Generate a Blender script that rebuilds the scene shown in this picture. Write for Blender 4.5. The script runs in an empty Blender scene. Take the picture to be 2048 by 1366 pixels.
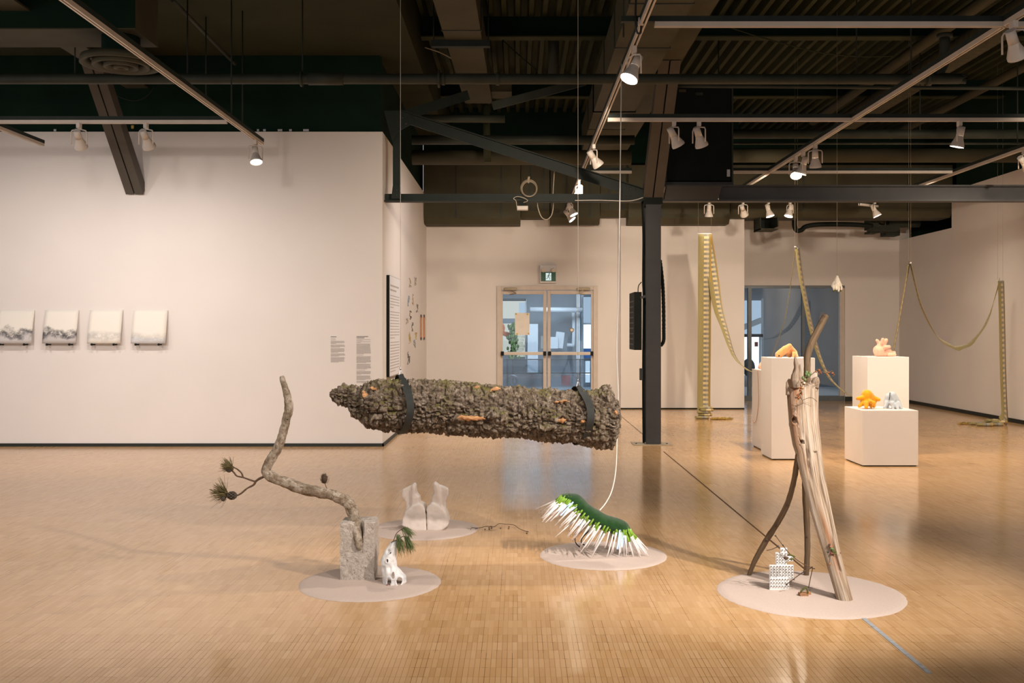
import bpy, bmesh, math, random
from mathutils import Vector, Matrix, noise
random.seed(7)
SC = bpy.context.scene
COL = SC.collection
# ------------------------------------------------------------------ camera, world, exposure
F = 1991.0; CX = 1035.0; CY = 660.0; CZ = 1.38
cam_d = bpy.data.cameras.new('camera'); cam = bpy.data.objects.new('camera', cam_d); COL.objects.link(cam)
cam.location = (0, 0, CZ); cam.rotation_euler = (math.pi/2, 0, 0)
cam_d.lens = 35; cam_d.sensor_width = 36; cam_d.shift_x = -11/2048; cam_d.shift_y = -23/2048
cam_d.clip_end = 200
SC.camera = cam
SC.view_settings.view_transform = 'Standard'; SC.view_settings.look = 'None'
SC.view_settings.gamma = 1; SC.view_settings.use_curve_mapping = False
SC.view_settings.exposure = 0.55
W = bpy.data.worlds.new('world'); SC.world = W; W.use_nodes = True
W.node_tree.nodes['Background'].inputs[0].default_value = (1.0, 0.94, 0.91, 1)
W.node_tree.nodes['Background'].inputs[1].default_value = 0.43

WARM = (1.0, 0.82, 0.62); NEUT = (1.0, 0.89, 0.80)
def spot(name, loc, target, power, size=60, blend=.9, color=WARM, soft=.05, parent=None):
    l = bpy.data.lights.new(name, 'SPOT'); l.energy = power; l.color = color
    l.spot_size = math.radians(size); l.spot_blend = blend; l.shadow_soft_size = soft
    o = bpy.data.objects.new(name, l); COL.objects.link(o)
    d = Vector(target)-Vector(loc)
    o.rotation_euler = d.to_track_quat('-Z', 'Y').to_euler()
    if parent is not None:
        o.parent = parent; o.location = Vector(loc)-WO[parent]
    else: o.location = loc
    return o
# unseen spots at track height: inferred keys, plus many added to brighten dim areas
WO = {}
spot('unseen_spot', (3.2, 3.2, 3.25), (1.7, 5.3, 0.4), 500, 42, .8, NEUT)
spot('unseen_spot', (0.82, 2.6, 3.25), (0.3, 6.0, 0.6), 150, 75, 1, NEUT)
spot('unseen_spot', (3.2, 2.4, 3.25), (-0.95, 5.5, 0.25), 640, 58, .9, NEUT)
spot('unseen_spot', (0.82, 4.4, 3.25), (-0.62, 6.9, 0.15), 130, 45, 1, NEUT)
spot('unseen_spot', (-2.75, 3.4, 3.25), (-2.6, 6.6, 0.0), 190, 95, 1, NEUT)
spot('unseen_spot', (-5.15, 6.0, 3.25), (-5.2, 11.8, 1.0), 90, 75, 1, NEUT)
spot('unseen_spot', (-2.75, 5.6, 3.25), (-3.6, 11.8, 0.9), 80, 75, 1, NEUT)
spot('unseen_spot', (-5.6, 9.6, 3.2), (-5.7, 11.8, 1.0), 62, 130, 1, NEUT)
spot('unseen_spot', (-5.15, 5.0, 3.25), (-4.6, 8.2, 0), 230, 95, 1, NEUT)
spot('unseen_spot', (0.82, 8.6, 3.25), (-1.0, 14.2, 0.6), 220, 95, 1, WARM)
spot('unseen_spot', (0.82, 12.9, 3.25), (0.5, 17.4, 1.0), 200, 100, 1, WARM)
spot('unseen_spot', (3.2, 7.2, 3.25), (3.9, 9.4, 0.0), 200, 90, 1, WARM)
spot('unseen_spot', (0.82, 9.9, 3.25), (3.5, 10.7, 0.5), 260, 70, 1, WARM)
spot('unseen_spot', (0.82, 12.7, 3.25), (-1.6, 14.0, 1.2), 150, 110, 1, NEUT)
spot('unseen_spot', (5.6, 10.2, 3.25), (5.3, 12.6, 0.0), 190, 105, 1, WARM)
spot('unseen_spot', (3.2, 12.6, 3.25), (3.2, 17.4, 1.2), 170, 110, 1, WARM)
spot('unseen_spot', (5.6, 3.4, 3.25), (3.6, 5.6, 0), 170, 110, 1, NEUT)
spot('unseen_spot', (5.6, 7.5, 3.25), (6.9, 13.5, 0.9), 330, 95, 1, WARM)
spot('unseen_spot', (5.6, 13.2, 3.25), (6.0, 19.2, 1.0), 70, 110, 1, WARM)

# ------------------------------------------------------------------ helpers
def P(x, y, d): return Vector(((x-CX)*d/F, d, CZ-(y-CY)*d/F))
def fd(y): return CZ*F/(y-CY)          # depth of the floor seen at pixel row y
def lerp(a, b, t): return a+(b-a)*t
def interp(tab, x):
    if x <= tab[0][0]: return tab[0][1]
    for (x0, y0), (x1, y1) in zip(tab, tab[1:]):
        if x <= x1: return lerp(y0, y1, (x-x0)/(x1-x0))
    return tab[-1][1]
def smoothpts(pts, n=6):
    pts = [Vector(p) for p in pts]; out = []
    for i in range(len(pts)-1):
        p0 = pts[max(i-1, 0)]; p1 = pts[i]; p2 = pts[i+1]; p3 = pts[min(i+2, len(pts)-1)]
        for k in range(n):
            t = k/n
            out.append(.5*((2*p1)+(p2-p0)*t+(2*p0-5*p1+4*p2-p3)*t*t+(3*p1-p0-3*p2+p3)*t**3))
    out.append(pts[-1]); return out
def smoothvals(v, n=6):
    out = []
    for a, b in zip(v, v[1:]): out += [lerp(a, b, k/n) for k in range(n)]
    return out+[v[-1]]

class MB:
    def __init__(s): s.v = []; s.f = []; s.uv = None; s.sm = set()
    def add(s, vs, fs, smooth=False):
        o = len(s.v); s.v += [Vector(q) for q in vs]
        if smooth: s.sm.update(range(len(s.f), len(s.f)+len(fs)))
        s.f += [tuple(i+o for i in f) for f in fs]; return s
    def box(s, a, b):
        x0, y0, z0 = [min(a[i], b[i]) for i in range(3)]; x1, y1, z1 = [max(a[i], b[i]) for i in range(3)]
        return s.hexa([(x0, y0, z0), (x1, y0, z0), (x1, y1, z0), (x0, y1, z0), (x0, y0, z1), (x1, y0, z1), (x1, y1, z1), (x0, y1, z1)])
    def hexa(s, c):
        return s.add(c, [(0, 3, 2, 1), (4, 5, 6, 7), (0, 1, 5, 4), (1, 2, 6, 5), (2, 3, 7, 6), (3, 0, 4, 7)])
    def bar(s, p0, p1, w, h, up=(0, 0, 1)):      # box beam between two points
        p0 = Vector(p0); p1 = Vector(p1); d = (p1-p0).normalized(); u = Vector(up)
        sd = d.cross(u)
        if sd.length < 1e-4: sd = d.cross(Vector((1, 0, 0)))
        sd.normalize(); u = sd.cross(d); a = sd*w/2; b = u*h/2
        return s.hexa([p0-a-b, p0+a-b, p1+a-b, p1-a-b, p0-a+b, p0+a+b, p1+a+b, p1-a+b])
    def tube(s, pts, r, n=8, caps=True, smooth=True):
        pts = [Vector(p) for p in pts]; m = len(pts)
        if not isinstance(r, (list, tuple)): r = [r]*m
        vs = []; prev = None
        for i, p in enumerate(pts):
            t = (pts[min(i+1, m-1)]-pts[max(i-1, 0)])
            if t.length < 1e-9: t = Vector((0, 0, 1))
            t.normalize()
            if prev is None:
                a = t.cross(Vector((0, 0, 1)))
                if a.length < .05: a = t.cross(Vector((1, 0, 0)))
            else: a = prev-t*prev.dot(t)
            a.normalize(); prev = a; b = t.cross(a)
            for k in range(n):
                an = 2*math.pi*k/n; vs.append(p+(a*math.cos(an)+b*math.sin(an))*r[i])
        fs = [(i*n+k, i*n+(k+1) % n, (i+1)*n+(k+1) % n, (i+1)*n+k) for i in range(m-1) for k in range(n)]
        o = len(s.f); s.add(vs, fs, smooth)
        if caps:
            b0 = len(s.v)-len(vs)
            s.f.append(tuple(b0+k for k in reversed(range(n)))); s.f.append(tuple(b0+(m-1)*n+k for k in range(n)))
        return s
    def cyl(s, p0, p1, r0, r1=None, n=16, caps=True): return s.tube([p0, p1], [r0, r0 if r1 is None else r1], n, caps)
    def ell(s, c, r, n=12, m=8, R=None):
        c = Vector(c); r = r if isinstance(r, (tuple, list)) else (r, r, r); vs = [];
        for j in range(m+1):
            ph = math.pi*j/m
            for k in range(n):
                th = 2*math.pi*k/n
                q = Vector((r[0]*math.sin(ph)*math.cos(th), r[1]*math.sin(ph)*math.sin(th), r[2]*math.cos(ph)))
                vs.append(c+(R @ q if R else q))
        return s.add(vs, [(j*n+k, (j+1)*n+k, (j+1)*n+(k+1) % n, j*n+(k+1) % n) for j in range(m) for k in range(n)], True)
    def torus(s, c, R, r, axis=(0, 1, 0), n=20, m=6, a0=0, a1=2*math.pi):
        ax = Vector(axis).normalized(); u = ax.orthogonal().normalized(); v = ax.cross(u)
        pts = [Vector(c)+(u*math.cos(lerp(a0, a1, i/n))+v*math.sin(lerp(a0, a1, i/n)))*R for i in range(n+1)]
        return s.tube(pts, r, m, caps=False)
    def quad(s, a, b, c, d): return s.add([a, b, c, d], [(0, 1, 2, 3)])
    def prism(s, poly, y0, y1):                      # outline in (x,z), extruded along y
        n = len(poly)
        vs = [(x, y0, z) for x, z in poly]+[(x, y1, z) for x, z in poly]
        fs = [tuple(range(n)), tuple(range(2*n-1, n-1, -1))]+[(i, n+i, n+(i+1) % n, (i+1) % n) for i in range(n)]
        return s.add(vs, fs)
    def build(s, name, mat, parent=None, bevel=0, origin=None, recalc=True):
        if parent is not None: off = WO[parent]
        elif origin is not None: off = Vector(origin)
        else:
            xs = [q.x for q in s.v]; ys = [q.y for q in s.v]; zs = [q.z for q in s.v]
            off = Vector(((min(xs)+max(xs))/2, (min(ys)+max(ys))/2, min(zs)))
        me = bpy.data.meshes.new(name)
        me.from_pydata([q-off for q in s.v], [], s.f)
        if s.sm: me.polygons.foreach_set('use_smooth', [i in s.sm for i in range(len(s.f))])
        if s.uv:
            l = me.uv_layers.new(name='UVMap')
            for p in me.polygons:
                for li, vi in zip(p.loop_indices, p.vertices): l.data[li].uv = s.uv[vi]
        if recalc:
            bm = bmesh.new(); bm.from_mesh(me); bmesh.ops.recalc_face_normals(bm, faces=bm.faces); bm.to_mesh(me); bm.free()
        o = link(name, me, mat, parent, off)
        if bevel:
            b = o.modifiers.new('bevel', 'BEVEL'); b.width = bevel; b.segments = 2; b.limit_method = 'ANGLE'
        return o
def link(name, me, mat, parent, off):
    if mat is not None and not me.materials: me.materials.append(M[mat] if isinstance(mat, str) else mat)
    o = bpy.data.objects.new(name, me); COL.objects.link(o)
    if parent is not None: o.parent = parent
    else: o.location = off
    WO[o] = Vector(off); return o
def tag(o, label=None, cat=None, group=None, kind=None):
    if label: o['label'] = label
    if cat: o['category'] = cat
    if group: o['group'] = group
    if kind: o['kind'] = kind
    return o
def thing(name, label, cat, loc, group=None):
    o = bpy.data.objects.new(name, None); COL.objects.link(o); o.location = loc; o.empty_display_size = .1
    WO[o] = Vector(loc); return tag(o, label, cat, group)
def struct(name, mb, mat, label=None, parent=None, **k):
    o = mb.build(name, mat, parent, **k)
    if parent is None: o['kind'] = 'structure'
    if label: o['label'] = label
    return o
def blob(name, fill, vox, mat, parent=None, smooth=6, origin=None, disp=0, dscale=30):
    """union of the shapes in an MB as one smooth skin"""
    me = bpy.data.meshes.new('tmp'); me.from_pydata(fill.v, [], fill.f)
    bm = bmesh.new(); bm.from_mesh(me); bmesh.ops.recalc_face_normals(bm, faces=bm.faces); bm.to_mesh(me); bm.free()
    t = bpy.data.objects.new('tmp', me); COL.objects.link(t)
    r = t.modifiers.new('r', 'REMESH'); r.mode = 'VOXEL'; r.voxel_size = vox
    if smooth: q = t.modifiers.new('s', 'SMOOTH'); q.iterations = smooth; q.factor = .5
    dg = bpy.context.evaluated_depsgraph_get(); dg.update()
    new = bpy.data.meshes.new_from_object(t.evaluated_get(dg)); new.name = name
    bpy.data.objects.remove(t); bpy.data.meshes.remove(me)
    new.materials.clear()
    if disp:
        nn = [v.normal.copy() for v in new.vertices]
        for v, n_ in zip(new.vertices, nn): v.co += n_*disp*noise.fractal(v.co*dscale, 1, 2, 3)
    xs = [v.co for v in new.vertices]
    if parent is not None: off = WO[parent]
    elif origin is not None: off = Vector(origin)
    else: off = Vector((sum(v.x for v in xs)/len(xs), sum(v.y for v in xs)/len(xs), min(v.z for v in xs)))
    new.transform(Matrix.Translation(-off))
    for p in new.polygons: p.use_smooth = True
    return link(name, new, mat, parent, off)

# ------------------------------------------------------------------ materials
M = {}
class NT:
    def __init__(s, name):
        s.m = bpy.data.materials.new(name); s.m.use_nodes = True; s.t = s.m.node_tree; s.t.nodes.clear()
        s.out = s.n('ShaderNodeOutputMaterial'); M[name] = s.m
    def n(s, typ, **k):
        nd = s.t.nodes.new(typ)
        for a, b in k.items():
            if a.startswith('_'): nd.inputs[int(a[1:])].default_value = b
            else: setattr(nd, a, b)
        return nd
    def l(s, a, b): s.t.links.new(a, b); return s
    def math(s, op, a, b=None):
        nd = s.n('ShaderNodeMath', operation=op)
        for i, q in enumerate((a, b)):
            if q is None: continue
            if isinstance(q, (int, float)): nd.inputs[i].default_value = q
            else: s.l(q, nd.inputs[i])
        return nd.outputs[0]
    def ramp(s, fac, stops):
        r = s.n('ShaderNodeValToRGB'); e = r.color_ramp.elements
        while len(e) < len(stops): e.new(.5)
        for q, (p, c) in zip(e, stops): q.position = p; q.color = (*c, 1) if len(c) == 3 else c
        s.l(fac, r.inputs[0]); return r.outputs[0]
    def mix(s, fac, a, b, bt='MIX'):
        nd = s.n('ShaderNodeMix', data_type='RGBA', blend_type=bt)
        for i, q in ((0, fac), (6, a), (7, b)):
            if isinstance(q, (int, float)): nd.inputs[i].default_value = q
            elif isinstance(q, tuple): nd.inputs[i].default_value = (*q, 1)
            else: s.l(q, nd.inputs[i])
        return nd.outputs[2]
    def noise(s, vec, scale, detail=3, rough=.5):
        nd = s.n('ShaderNodeTexNoise'); nd.inputs['Scale'].default_value = scale; nd.inputs['Detail'].default_value = detail
        nd.inputs['Roughness'].default_value = rough
        if vec is not None: s.l(vec, nd.inputs['Vector'])
        return nd.outputs['Fac']
    def coord(s, which='Object', scale=None):
        if which == 'Position': v = s.n('ShaderNodeNewGeometry').outputs['Position']
        elif which == 'UV': v = s.n('ShaderNodeUVMap').outputs[0]
        else: v = s.n('ShaderNodeTexCoord').outputs[which]
        if scale:
            mp = s.n('ShaderNodeMapping'); mp.inputs['Scale'].default_value = scale; s.l(v, mp.inputs[0]); v = mp.outputs[0]
        return v
    def bsdf(s, color, rough=.6, metal=0, bump=None, bstr=.3, bdist=.01, spec=.5, coat=0, sheen=0, emis=None, estr=0, sss=0):
        b = s.n('ShaderNodeBsdfPrincipled')
        for key, q in (('Base Color', color), ('Roughness', rough)):
            if isinstance(q, tuple): b.inputs[key].default_value = (*q, 1)
            elif isinstance(q, (int, float)): b.inputs[key].default_value = q
            else: s.l(q, b.inputs[key])
        b.inputs['Metallic'].default_value = metal; b.inputs['Specular IOR Level'].default_value = spec
        b.inputs['Coat Weight'].default_value = coat; b.inputs['Sheen Weight'].default_value = sheen
        if emis: b.inputs['Emission Color'].default_value = (*emis, 1); b.inputs['Emission Strength'].default_value = estr
        if bump is not None:
            bp = s.n('ShaderNodeBump'); bp.inputs['Strength'].default_value = bstr; bp.inputs['Distance'].default_value = bdist
            s.l(bump, bp.inputs['Height']); s.l(bp.outputs[0], b.inputs['Normal'])
        s.l(b.outputs[0], s.out.inputs[0]); return b
def plain(name, c, rough=.6, var=.12, scale=8, metal=0, bump=0, bscale=60, spec=.5, sheen=0, coat=0):
    n = NT(name); v = n.coord('Object')
    f = n.noise(v, scale, 4)
    d = tuple(max(0, x*(1-var)) for x in c); e = tuple(min(1, x*(1+var)) for x in c)
    col = n.ramp(f, [(.3, d), (.7, e)])
    n.bsdf(col, rough, metal, n.noise(v, bscale, 3) if bump else None, bump, .004, spec, coat, sheen)
def glow(name, c, s):
    n = NT(name); e = n.n('ShaderNodeEmission', _0=(*c, 1), _1=s); n.l(e.outputs[0], n.out.inputs[0])
plain('wall_white', (.74, .695, .675), .85, .02, 1.5, bump=.08, bscale=180, spec=.3)
plain('wall_dark', (.006, .021, .013), .9, .2, 2, spec=.15)
plain('ceiling_dark', (.032, .034, .017), .9, .12, 2, spec=.2)
plain('deck', (.038, .044, .021), .8, .2, 2, spec=.3)
plain('duct', (.062, .057, .034), .7, .12, 3, bump=.05, spec=.3)
plain('duct_dark', (.028, .034, .026), .75, .25, 3, spec=.3)
plain('pipe', (.030, .036, .026), .6, .25, 4, spec=.4)
plain('steel', (.036, .037, .040), .55, .12, 6, bump=.05, bscale=120)
plain('steel_brown', (.070, .060, .050), .6, .1, 6, spec=.4)
plain('black', (.005, .008, .006), .6, .2, 6, spec=.2)
plain('black_gloss', (.012, .012, .012), .3, .2, 6)
plain('track_dark', (.016, .024, .021), .6, .15, 6, spec=.3)
plain('track_white', (.62, .55, .49), .5, .05, 6)
plain('lamp_white', (.66, .60, .55), .4, .05, 10)
plain('lamp_face', (.10, .09, .08), .3, .1, 10)
plain('baseboard', (.008, .012, .010), .5, .2, 6)
plain('white_paint', (.72, .67, .645), .7, .015, 3, spec=.3)
plain('alu', (.58, .50, .44), .45, .06, 8, spec=.5)
plain('bronze', (.22, .17, .11), .35, .15, 20, metal=.5)
plain('chrome', (.6, .6, .6), .25, .05, 8, metal=1)
plain('paper', (.80, .75, .70), .8, .04, 10)
plain('strap', (.014, .016, .014), .7, .2, 40, bump=.3, bscale=300)
plain('cable', (.55, .48, .38), .5, .1, 20)
plain('cord', (.75, .70, .64), .5, .05, 20)
plain('wire', (.40, .33, .24), .4, .1, 20)
plain('sand', (.60, .49, .425), .95, .05, 120, bump=.7, bscale=420, spec=.1)
plain('clay', (.70, .625, .57), .85, .05, 14, bump=.25, bscale=90, spec=.2)
plain('flock', (.012, .050, .012), .95, .3, 40, sheen=.3, bump=.5, bscale=400, spec=.1)
plain('spike_green', (.17, .33, .02), .5, .25, 20)
plain('spike_white', (.80, .74, .71), .35, .06, 20)
plain('twig', (.095, .055, .032), .8, .3, 60, bump=.5, bscale=200)
plain('needle_dry', (.13, .10, .035), .7, .3, 30)
plain('needle_green', (.12, .165, .055), .6, .3, 30)
plain('cone', (.060, .045, .032), .7, .3, 60)
plain('teasel', (.060, .036, .018), .8, .3, 100)
plain('moss', (.085, .090, .022), .95, .3, 60)
plain('leaf_rust', (.26, .085, .02), .7, .3, 30)
plain('chip', (.33, .17, .08), .8, .25, 60)
plain('plastic_white', (.80, .80, .79), .35, .02, 10)
plain('plush_tan', (.72, .33, .12), .95, .14, 25, sheen=.5, bump=.6, bscale=260, spec=.1)
plain('plush_pink', (.86, .43, .31), .95, .12, 25, sheen=.5, bump=.6, bscale=260, spec=.1)
plain('plush_yellow', (.80, .34, .012), .95, .14, 25, sheen=.4, bump=.6, bscale=260, spec=.1)
plain('plush_blue', (.47, .52, .58), .95, .08, 25, sheen=.5, bump=.6, bscale=260, spec=.1)
plain('glove', (.84, .78, .69), .95, .1, 40, bump=.6, bscale=200, spec=.1)
plain('exit_green', (.0, .085, .045), .4, .05, 5)
plain('ink', (.20, .185, .19), .8, .1, 30)
plain('ink_soft', (.43, .385, .365), .8, .05, 30)
plain('panel_white', (.72, .71, .74), .6, .02, 5)
plain('copper', (.55, .24, .10), .5, .15, 20)
plain('room_grey', (.20, .23, .26), .7, .1, 2)
plain('room_light', (.47, .50, .53), .7, .06, 2)
plain('room_cream', (.62, .56, .42), .8, .05, 2)
plain('room_dark', (.05, .06, .07), .7, .1, 2)
plain('rail', (.13, .15, .17), .4, .1, 6, metal=.4)
plain('red', (.28, .05, .045), .6, .1, 6)
plain('orange', (.62, .17, .06), .7, .1, 6)
plain('blue', (.03, .12, .33), .6, .1, 6)
plain('foliage', (.10, .16, .05), .6, .3, 20)
plain('tape', (.30, .32, .34), .6, .25, 40)
plain('joint', (.10, .045, .015), .7, .2, 20)
plain('fringe', (.42, .27, .06), .9, .3, 60)
plain('stain_red', (.25, .05, .06), .7, .1, 30)
for nm, c in (('line_dark', (.12, .11, .10)), ('line_grey', (.33, .30, .27)), ('line_yellow', (.58, .42, .08)), ('line_blue', (.30, .40, .50)), ('line_tan', (.52, .42, .30))):
    plain(nm, c, .7, .1, 20)
glow('lens_on', (1.0, .90, .74), 14); glow('lens_dim', (1.0, .9, .75), 2.5)
glow('led', (.66, .80, 1.0), .95); glow('exit_white', (.85, 1, .95), .55)
glow('daylight', (.92, .97, 1.0), 1.5); glow('daylight_cream', (1.0, .94, .80), .62); glow('daylight_soft', (.70, .82, .95), .62)
n = NT('glass')
tr = n.n('ShaderNodeBsdfTransparent', _0=(.80, .87, .92, 1)); gl = n.n('ShaderNodeBsdfGlossy', _0=(.9, .95, 1, 1), _1=.02)
fr = n.n('ShaderNodeFresnel', _0=1.5); mx = n.n('ShaderNodeMixShader')
n.l(n.math('ADD', n.math('MULTIPLY', fr.outputs[0], 1.4), .03), mx.inputs[0]); n.l(tr.outputs[0], mx.inputs[1]); n.l(gl.outputs[0], mx.inputs[2]); n.l(mx.outputs[0], n.out.inputs[0])

# parquet: fingers of 22 x 110 mm, laid in rows
SW, SL = .0221, .110
n = NT('parquet'); pos = n.coord('Position'); sp = n.n('ShaderNodeSeparateXYZ'); n.l(pos, sp.inputs[0])
fx = n.math('DIVIDE', sp.outputs[0], SW); fy = n.math('DIVIDE', sp.outputs[1], SL)
ix = n.math('FLOOR', fx); iy = n.math('FLOOR', fy); rx = n.math('FRACT', fx); ry = n.math('FRACT', fy)
cb = n.n('ShaderNodeCombineXYZ'); n.l(ix, cb.inputs[0]); n.l(iy, cb.inputs[1])
wn = n.n('ShaderNodeTexWhiteNoise', noise_dimensions='2D'); n.l(cb.outputs[0], wn.inputs[0])
cb2 = n.n('ShaderNodeCombineXYZ'); n.l(n.math('FLOOR', n.math('DIVIDE', fx, 5)), cb2.inputs[0]); n.l(iy, cb2.inputs[1])
wn2 = n.n('ShaderNodeTexWhiteNoise', noise_dimensions='2D'); n.l(cb2.outputs[0], wn2.inputs[0])
big = n.noise(pos, .55, 4, .6); grain = n.noise(n.coord('Position', (60, 6, 1)), 6, 3)
var = n.math('ADD', n.math('MULTIPLY', wn.outputs['Value'], .55), n.math('MULTIPLY', wn2.outputs['Value'], .25))
var = n.math('ADD', var, n.math('MULTIPLY', grain, .2))
col = n.ramp(var, [(.0, (.47, .265, .105)), (.35, (.545, .325, .145)), (.7, (.585, .36, .17)), (1, (.64, .415, .22))])
worn = n.ramp(big, [(.42, (0, 0, 0)), (.68, (1, 1, 1))])
col = n.mix(n.math('MULTIPLY', worn, .35), col, (.62, .43, .28))
jx = n.math('LESS_THAN', n.math('ABSOLUTE', n.math('SUBTRACT', rx, .5)), .462)
jy = n.math('LESS_THAN', n.math('ABSOLUTE', n.math('SUBTRACT', ry, .5)), .489)
line = n.math('MULTIPLY', jx, jy)
cb3 = n.n('ShaderNodeCombineXYZ'); n.l(n.math('FLOOR', n.math('ADD', fx, .5)), cb3.inputs[0]); n.l(n.math('FLOOR', n.math('DIVIDE', fy, 4.3)), cb3.inputs[1])
wn3 = n.n('ShaderNodeTexWhiteNoise', noise_dimensions='2D'); n.l(cb3.outputs[0], wn3.inputs[0])
hard = n.ramp(wn3.outputs['Value'], [(.35, (.12, .12, .12)), (.75, (.35, .35, .35)), (.96, (.95, .95, .95))])
col = n.mix(n.math('MULTIPLY', n.math('SUBTRACT', 1, line), hard), col, (.17, .075, .022))
rg = n.math('ADD', n.math('MULTIPLY', n.noise(pos, 2.2, 4), .12), .10)
hh = n.math('ADD', n.math('MULTIPLY', wn.outputs['Value'], .4), n.math('MULTIPLY', n.noise(n.coord('Position', (9, 2.2, 1)), 1.0, 2), 1.2))
n.bsdf(col, rg, bump=hh, bstr=.10, bdist=.002, spec=.55)

# bark, weathered wood, block, cloth, painted panels
n = NT('bark'); v = n.coord('Object'); a = n.noise(v, 26, 6, .65); b = n.noise(v, 90, 4, .6)
col = n.ramp(a, [(.28, (.055, .040, .029)), (.44, (.15, .112, .08)), (.58, (.28, .225, .172)), (.72, (.45, .39, .325))])
col = n.mix(n.ramp(b, [(.38, (.6, .6, .6)), (.55, (0, 0, 0))]), col, (.055, .040, .030))
sx = n.n('ShaderNodeSeparateXYZ'); n.l(n.n('ShaderNodeNewGeometry').outputs['Normal'], sx.inputs[0])
mo = n.math('MULTIPLY', n.ramp(n.noise(v, 9, 4, .6), [(.47, (0, 0, 0)), (.60, (1, 1, 1))]), n.ramp(sx.outputs[2], [(-.1, (0, 0, 0)), (.7, (1, 1, 1))]))
col = n.mix(n.math('MULTIPLY', mo, .75), col, (.125, .115, .020))
n.bsdf(col, .95, bump=n.noise(v, 140, 5, .7), bstr=.9, bdist=.006, spec=.15)
n = NT('torn_wood'); v = n.coord('Object', (10, 60, 60)); n.bsdf(n.ramp(n.noise(v, 3, 4), [(.3, (.30, .14, .055)), (.7, (.60, .34, .17))]), .9, bump=n.noise(v, 4, 4), bstr=.8, bdist=.004, spec=.1)
def woodmat(name, stops, brown, scale=(22, 22, 2.2), streak=.5):
    n = NT(name); v = n.coord('UV', (scale[0], scale[2], 1))
    a = n.noise(v, 1.0, 5, .65); w = n.noise(n.coord('UV', (4, .9, 1)), 1.0, 3); g = n.noise(n.coord('UV', (110, 5, 1)), 1.0, 3)
    col = n.ramp(a, stops)
    col = n.mix(n.math('MULTIPLY', n.ramp(w, [(.52, (0, 0, 0)), (.62, (1, 1, 1))]), streak), col, brown)
    col = n.mix(n.ramp(g, [(.36, (.75, .75, .75)), (.46, (0, 0, 0))]), col, (.10, .065, .04))
    n.bsdf(col, .85, bump=n.noise(n.coord('UV', (60, 3, 1)), 1.0, 5, .7), bstr=.8, bdist=.006, spec=.2)
woodmat('driftwood', [(.30, (.20, .13, .075)), (.48, (.40, .305, .22)), (.7, (.56, .48, .40))], (.30, .135, .06), streak=.85)
n = NT('branch_wood'); v = n.coord('Object'); a = n.noise(v, 18, 5, .7); b = n.noise(v, 55, 4, .6); g_ = n.noise(n.coord('UV', (30, 5, 1)), 1.0, 4)
col = n.ramp(a, [(.34, (.17, .125, .085)), (.5, (.33, .27, .205)), (.62, (.47, .41, .34))])
col = n.mix(n.ramp(b, [(.38, (.8, .8, .8)), (.5, (0, 0, 0))]), col, (.14, .095, .06)); col = n.mix(n.ramp(g_, [(.34, (.7, .7, .7)), (.44, (0, 0, 0))]), col, (.09, .06, .04))
n.bsdf(col, .9, bump=n.noise(v, 70, 5, .7), bstr=.9, bdist=.006, spec=.2)
woodmat('leg_wood', [(.3, (.12, .08, .045)), (.55, (.24, .165, .10)), (.75, (.34, .26, .18))], (.10, .07, .03), (6, 6, 4))
n = NT('concrete'); v = n.coord('Object'); a = n.noise(v, 60, 6, .7); b = n.noise(v, 150, 3)
col = n.ramp(a, [(.3, (.40, .345, .30)), (.6, (.58, .52, .46))]); col = n.mix(n.ramp(b, [(.30, (1, 1, 1)), (.37, (0, 0, 0))]), col, (.16, .13, .11))
n.bsdf(col, .95, bump=n.noise(v, 120, 6, .75), bstr=1, bdist=.006, spec=.15)
n = NT('plaster'); v = n.coord('Object'); col = n.ramp(n.noise(v, 22, 4), [(.3, (.56, .57, .59)), (.55, (.80, .79, .78))])
n.bsdf(col, .75, bump=n.noise(v, 45, 4), bstr=.5, bdist=.006, spec=.3)
n = NT('weave'); uv = n.coord('UV'); sp = n.n('ShaderNodeSeparateXYZ'); n.l(uv, sp.inputs[0]); u, vv = sp.outputs[0], sp.outputs[1]
fr = n.math('FRACT', n.math('DIVIDE', vv, .0735)); on = n.math('LESS_THAN', fr, .5)
base = n.ramp(n.noise(n.coord('UV', (120, 4, 1)), 1, 2), [(.35, (.23, .185, .070)), (.65, (.36, .30, .14))])
def band(lo, hi): return n.math('MULTIPLY', n.math('GREATER_THAN', u, lo), n.math('LESS_THAN', u, hi))
weft = n.ramp(n.noise(n.coord('UV', (30, 400, 1)), 1, 2), [(.4, (.16, .15, .125)), (.6, (.30, .285, .24))])
col = n.mix(band(.44, .84), base, n.mix(on, (.62, .49, .27), weft))
col = n.mix(n.math('MULTIPLY', band(.66, .84), .55), col, n.mix(on, (.60, .53, .38), (.40, .37, .30)))
col = n.mix(n.math('GREATER_THAN', u, .93), col, (.50, .30, .055))
n.bsdf(col, .95, bump=n.noise(n.coord('UV', (80, 500, 1)), 1, 2), bstr=.3, bdist=.002, sheen=.2, spec=.1)
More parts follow.
